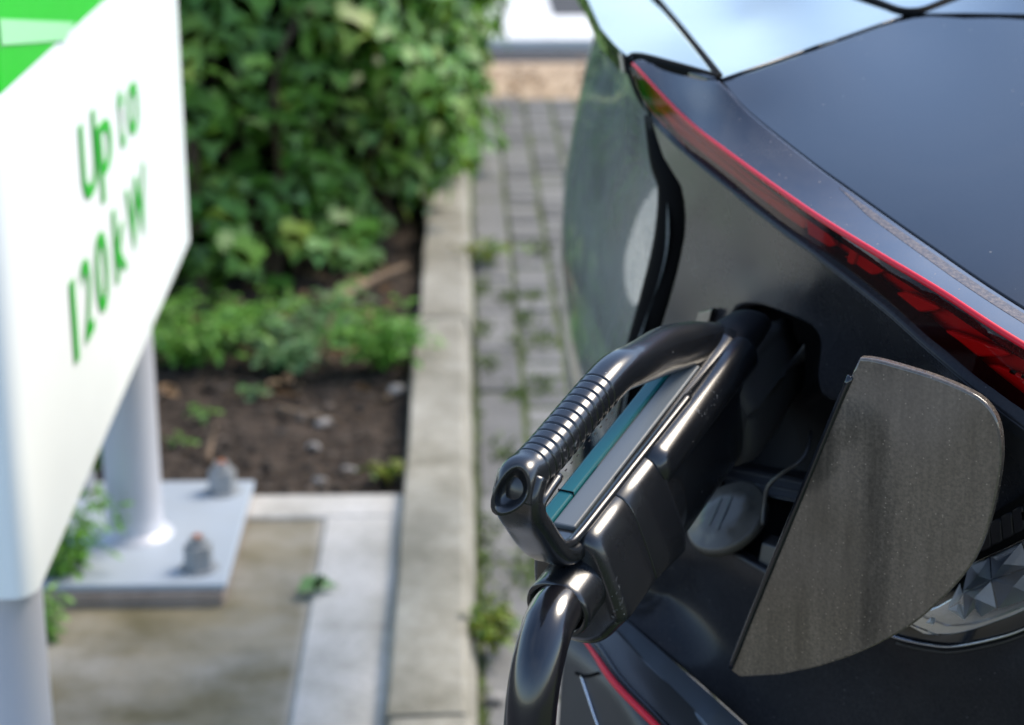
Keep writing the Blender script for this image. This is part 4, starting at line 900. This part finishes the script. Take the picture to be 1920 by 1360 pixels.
def weed(name, label, px, py, rad, hgt, nst, kind, mat, seed, cat='plant', lsize=.03, z=.01, per=8, droop=.5, loc=None):
    g = random.Random(seed); b0 = np.array(PZ(px, py, z)) if loc is None else np.array(loc); t = empty(name, tuple(b0)); tag(t, label, cat); it = []; sv = []; sf_ = []
    for s in range(nst):
        an = 2*math.pi*s/nst+g.uniform(-.4, .4); r = rad*g.uniform(.45, 1.05); hh = hgt*g.uniform(.5, 1.05)
        pts = catmull([np.zeros(3), np.array([math.cos(an)*r*.35, math.sin(an)*r*.35, hh*.75]), np.array([math.cos(an)*r*.75, math.sin(an)*r*.75, hh]), np.array([math.cos(an)*r, math.sin(an)*r, hh*(1-.35*droop)])], 12)
        base = len(sv)
        for i, p in enumerate(pts):
            w_ = .0022*(1-.6*i/12)
            for k in range(4): a2 = math.pi/2*k; sv.append(p+np.array([math.cos(a2)*w_, math.sin(a2)*w_, 0]))
        sf_ += grid_faces(12, 4, True, base)
        for k in range(per):
            u = .25+.75*k/max(1, per-1); i = min(11, int(u*11)); p = pts[i]; d = pts[min(11, i+1)]-pts[max(0, i-1)]; d /= np.linalg.norm(d)
            sd = 1 if k % 2 else -1; perp = np.array([-d[1], d[0], 0])*sd
            tip = d*.6+perp*(1.0 if k < per-1 else 0)+np.array([0, 0, g.uniform(-.2, .25)])
            nrm = np.array([g.gauss(0, .3), g.gauss(0, .3), 1.0]); it.append((p, basis(nrm, tip), lsize*g.uniform(.7, 1.25)))
    mesh_obj('stem', sv, sf_, mat, t); tag(leaves_mesh('foliage', it, kind, mat, t), kind='stuff')
    return t
weed('leafy_weed', 'bright green feathery clump on the soil left of the others, beside the post', 350, 690, .18, .13, 30, 'pin', M['weed'], 1, lsize=.050, per=9)
weed('leafy_weed', 'small grey-green weed in the middle of the soil bed under the ivy', 530, 695, .14, .10, 22, 'oval', M['weed_g'], 2, lsize=.040, per=8)
weed('leafy_weed', 'brightest green bushy weed against the kerb, spilling over its edge', 712, 695, .15, .15, 34, 'pin', M['weed'], 3, lsize=.045, per=10)
weed('leafy_weed', 'tiny yellow-tipped weed in the soil corner by the slab and kerb', 728, 905, .045, .05, 8, 'oval', M['weed_y'], 4, lsize=.026, per=5)
weed('leafy_weed', 'upright green weed growing beside the steel base plate under the sign', 122, 1125, .10, .20, 30, 'pin', M['weed'], 5, lsize=.034, per=9)
weed('leafy_weed', 'low trailing green weed at the foot of the near sign post', 92, 1215, .04, .09, 8, 'pin', M['weed'], 15, lsize=.03, per=6)
weed('dandelion', 'yellow-green rosette with long leaves on the paving beside the kerb', 905, 492, .10, .06, 11, 'oval', M['weed_y'], 6, lsize=.045, per=5)
weed('leafy_weed', 'yellowing weed at the foot of the kerb, nearest to the cable', 918, 1215, .055, .075, 15, 'oval', M['weed_y'], 7, lsize=.030, per=6)
weed('leafy_weed', 'dark low weed showing behind the post at the left of the soil', 175, 880, .07, .09, 12, 'oval', M['weed'], 8, lsize=.032, per=6)
weed('seedling', 'single pale green seedling on bare soil between base plate and kerb weeds', 470, 745, .025, .03, 5, 'oval', M['weed_g'], 9, lsize=.034, per=3)
weed('seedling', 'little green seedling on dark soil right of the grey post', 378, 785, .022, .025, 4, 'oval', M['weed'], 10, lsize=.028, per=3)
weed('seedling', 'small green seedling nearest to the rear anchor bolt', 342, 838, .02, .025, 4, 'oval', M['weed'], 16, lsize=.024, per=3)
weed('leafy_weed', 'loose green weed at the back of the soil bed, half under the ivy', 470, 640, .15, .11, 20, 'oval', M['weed'], 21, lsize=.040, per=7)
weed('leafy_weed', 'pale weed between the brightest clump and the ivy foot', 610, 640, .13, .10, 16, 'oval', M['weed_g'], 22, lsize=.038, per=7)
weed('leafy_weed', 'taller green clump at the left edge of the bed behind the post', 300, 650, .12, .14, 18, 'pin', M['weed'], 24, lsize=.045, per=8)
# broad low ivy leaves trailing out of the hedge foot
big = [(430, 520, .13), (385, 500, .12), (480, 545, .10), (390, 300, .10), (560, 505, .09), (640, 480, .09), (600, 540, .07), (690, 500, .08), (455, 470, .10)]
for x, y_, s in big:
    p = np.array(PZ(x, y_, .10)); o = link('leaf', ivy_me); hp_(o); Bm = basis(np.array([.3+rnd.gauss(0, .25), -.8, .75]), np.array([rnd.gauss(0, .5), -.3, -1])); mw = np.eye(4); mw[:3, :3] = Bm*s; mw[:3, 3] = p+np.array([0, 0, .12]); o.matrix_basis = Matrix(mw.tolist())
# crumbs and clods on the soil
V = []; F = []; oc = np.array([(1, 0, 0), (-1, 0, 0), (0, 1, 0), (0, -1, 0), (0, 0, 1), (0, 0, -1)], float); of = [(0, 2, 4), (2, 1, 4), (1, 3, 4), (3, 0, 4), (2, 0, 5), (1, 2, 5), (3, 1, 5), (0, 3, 5)]
for i in range(3200):
    x = rnd.uniform(-1.6, -.145); y_ = 3.47+rnd.random()**1.4*2.0; s = rnd.uniform(.003, .011)*(1.8 if rnd.random() < .05 else 1)
    q = oc*np.array([s*rnd.uniform(.7, 1.6), s*rnd.uniform(.7, 1.6), s*rnd.uniform(.4, .9)]); a = rnd.random()*6.28; c, sn_ = math.cos(a), math.sin(a); q = q@np.array([[c, -sn_, 0], [sn_, c, 0], [0, 0, 1]])+np.array([x, y_, .012+rnd.random()*.008])
    F += [tuple(k+len(V) for k in f) for f in of]; V += list(q)
tag(mesh_obj('soil_crumbs', V, F, M['clod'], None, False), 'loose dark crumbs and clods scattered over the soil bed', 'soil', kind='stuff')
# dry leaf litter: under the hedge and on the sandy strip
it = []
for i in range(420):
    if i < 190: x, y_ = rnd.uniform(-1.3, -.16), rnd.uniform(4.0, 5.1); z = .03
    else: x, y_ = rnd.uniform(.0, 1.4), rnd.gauss(8.15, .22); z = .012
    it.append((np.array([x, y_, z]), basis(np.array([rnd.gauss(0, .5), rnd.gauss(0, .5), 1]), np.array([rnd.gauss(0, 1), rnd.gauss(0, 1), 0])), rnd.uniform(.03, .06)))
tag(leaves_mesh('leaf_litter', it, 'oval', M['dead']), 'dry brown fallen leaves scattered under the hedge and on the sandy strip', 'leaves', kind='stuff')
# moss tufts in the paving joints
it = []
cl = [(975, 650, .05), (912, 685, .05), (1012, 470, .05), (985, 600, .04), (1000, 560, .04), (905, 1010, .06), (900, 1080, .06), (985, 1080, .05), (950, 850, .05), (975, 745, .04), (1020, 640, .05), (905, 620, .05), (955, 560, .04), (900, 540, .05), (1015, 720, .05), (925, 1140, .05), (985, 1010, .05)]
for x, y_, r in cl:
    b0 = np.array(PZ(x, y_, .0))
    for k in range(60): it.append((b0+np.array([rnd.gauss(0, r*.35), rnd.gauss(0, r*.9), .0]), basis(np.array([rnd.gauss(0, 1), rnd.gauss(0, 1), .6]), np.array([rnd.gauss(0, .5), rnd.gauss(0, .5), 1])), rnd.uniform(.008, .02)))
for k in range(900):
    y_ = 2.4+rnd.random()*3.4; x = rnd.choice([.022, .022, .022, .129, .233, .337]); it.append((np.array([x+rnd.gauss(0, .006), y_, -.004]), basis(np.array([rnd.gauss(0, 1), rnd.gauss(0, 1), .6]), np.array([rnd.gauss(0, .5), rnd.gauss(0, .5), 1])), rnd.uniform(.006, .013)))
tag(leaves_mesh('moss', it, 'oval', M['moss']), 'green moss and tiny grass in the paving joints', 'moss', kind='stuff')
# single stones, twigs and fallen leaves
def stone(label, px, py, s, z=.012, mat='stone'):
    b0 = PZ(px, py, z); bm = bmesh.new(); bmesh.ops.create_icosphere(bm, subdivisions=2, radius=1)
    g = random.Random(px)
    ph = [g.uniform(0, 6) for _ in range(3)]
    for v in bm.verts: k = 1+.18*math.sin(v.co.x*3+ph[0])+.15*math.sin(v.co.y*4+ph[1]); v.co = Vector((v.co.x*s*k*1.25, v.co.y*s*k, v.co.z*s*k*.65))
    o = bm_obj('stone', bm, M[mat], None, True); o.location = (b0[0], b0[1], z+s*.3); o.rotation_euler = (0, 0, g.uniform(0, 6)); tag(o, label, 'stone', 'stones on the ground')
stone('pale grey stone lying alone in the middle of the dark soil', 606, 797, .016); stone('white stone on the soil tight against the kerb', 745, 735, .017)
stone('small pinkish-grey stone on the soil close to the slab edge', 655, 885, .012); stone('small grey stone below the kerb weed, nearest the slab corner', 600, 905, .012); stone('small tan stone between the pale stone and the slab edge', 590, 842, .013)
stone('white pebble on the paving between kerb and cable', 930, 1312, .013, .0)
def twig(label, pts, r):
    o = tube('twig', catmull([np.array(PZ(x, y_, z))-np.array(PZ(*pts[0])) for x, y_, z in pts], 14), [r*(1-.5*i/14) for i in range(14)], M['twig'], None, 7); o.location = tuple(PZ(*pts[0])); tag(o, label, 'twig')
M['twig'] = rough_surface('dry_twig', [(.12, .08, .05), (.25, .18, .12)], 30, .9, 150, .5)
twig('light brown twig standing beside the rear anchor bolt', [(388, 865, .02), (396, 825, .05), (405, 795, .08)], .008)
twig('pale dry stalk leaning between two weeds', [(575, 705, .02), (600, 650, .07), (625, 590, .12)], .010)
twig('brown branch on the ground under the ivy by the kerb', [(640, 560, .04), (700, 525, .05), (760, 500, .06)], .014)
twig('thin dark twig lying across the soil', [(520, 765, .02), (590, 780, .025), (640, 790, .02)], .007)
def fallen(label, px, py, s, mat, z, rot):
    o = link('fallen_leaf', leaf_me('ivy', M[mat])); b0 = PZ(px, py, z); o.location = tuple(b0); o.scale = (s, s, s); o.rotation_euler = (.15, .1, rot); tag(o, label, 'leaf')
fallen('green leaf lying on the concrete slab beside the pale strip', 565, 1098, .06, 'weed_g', .042, -1.7); fallen('orange-brown dead leaf lying beside the brightest weed', 640, 662, .055, 'dead', .07, .6)
fallen('orange leaf caught in the ivy above the soil bed', 600, 160, .05, 'dead', .3, .6)
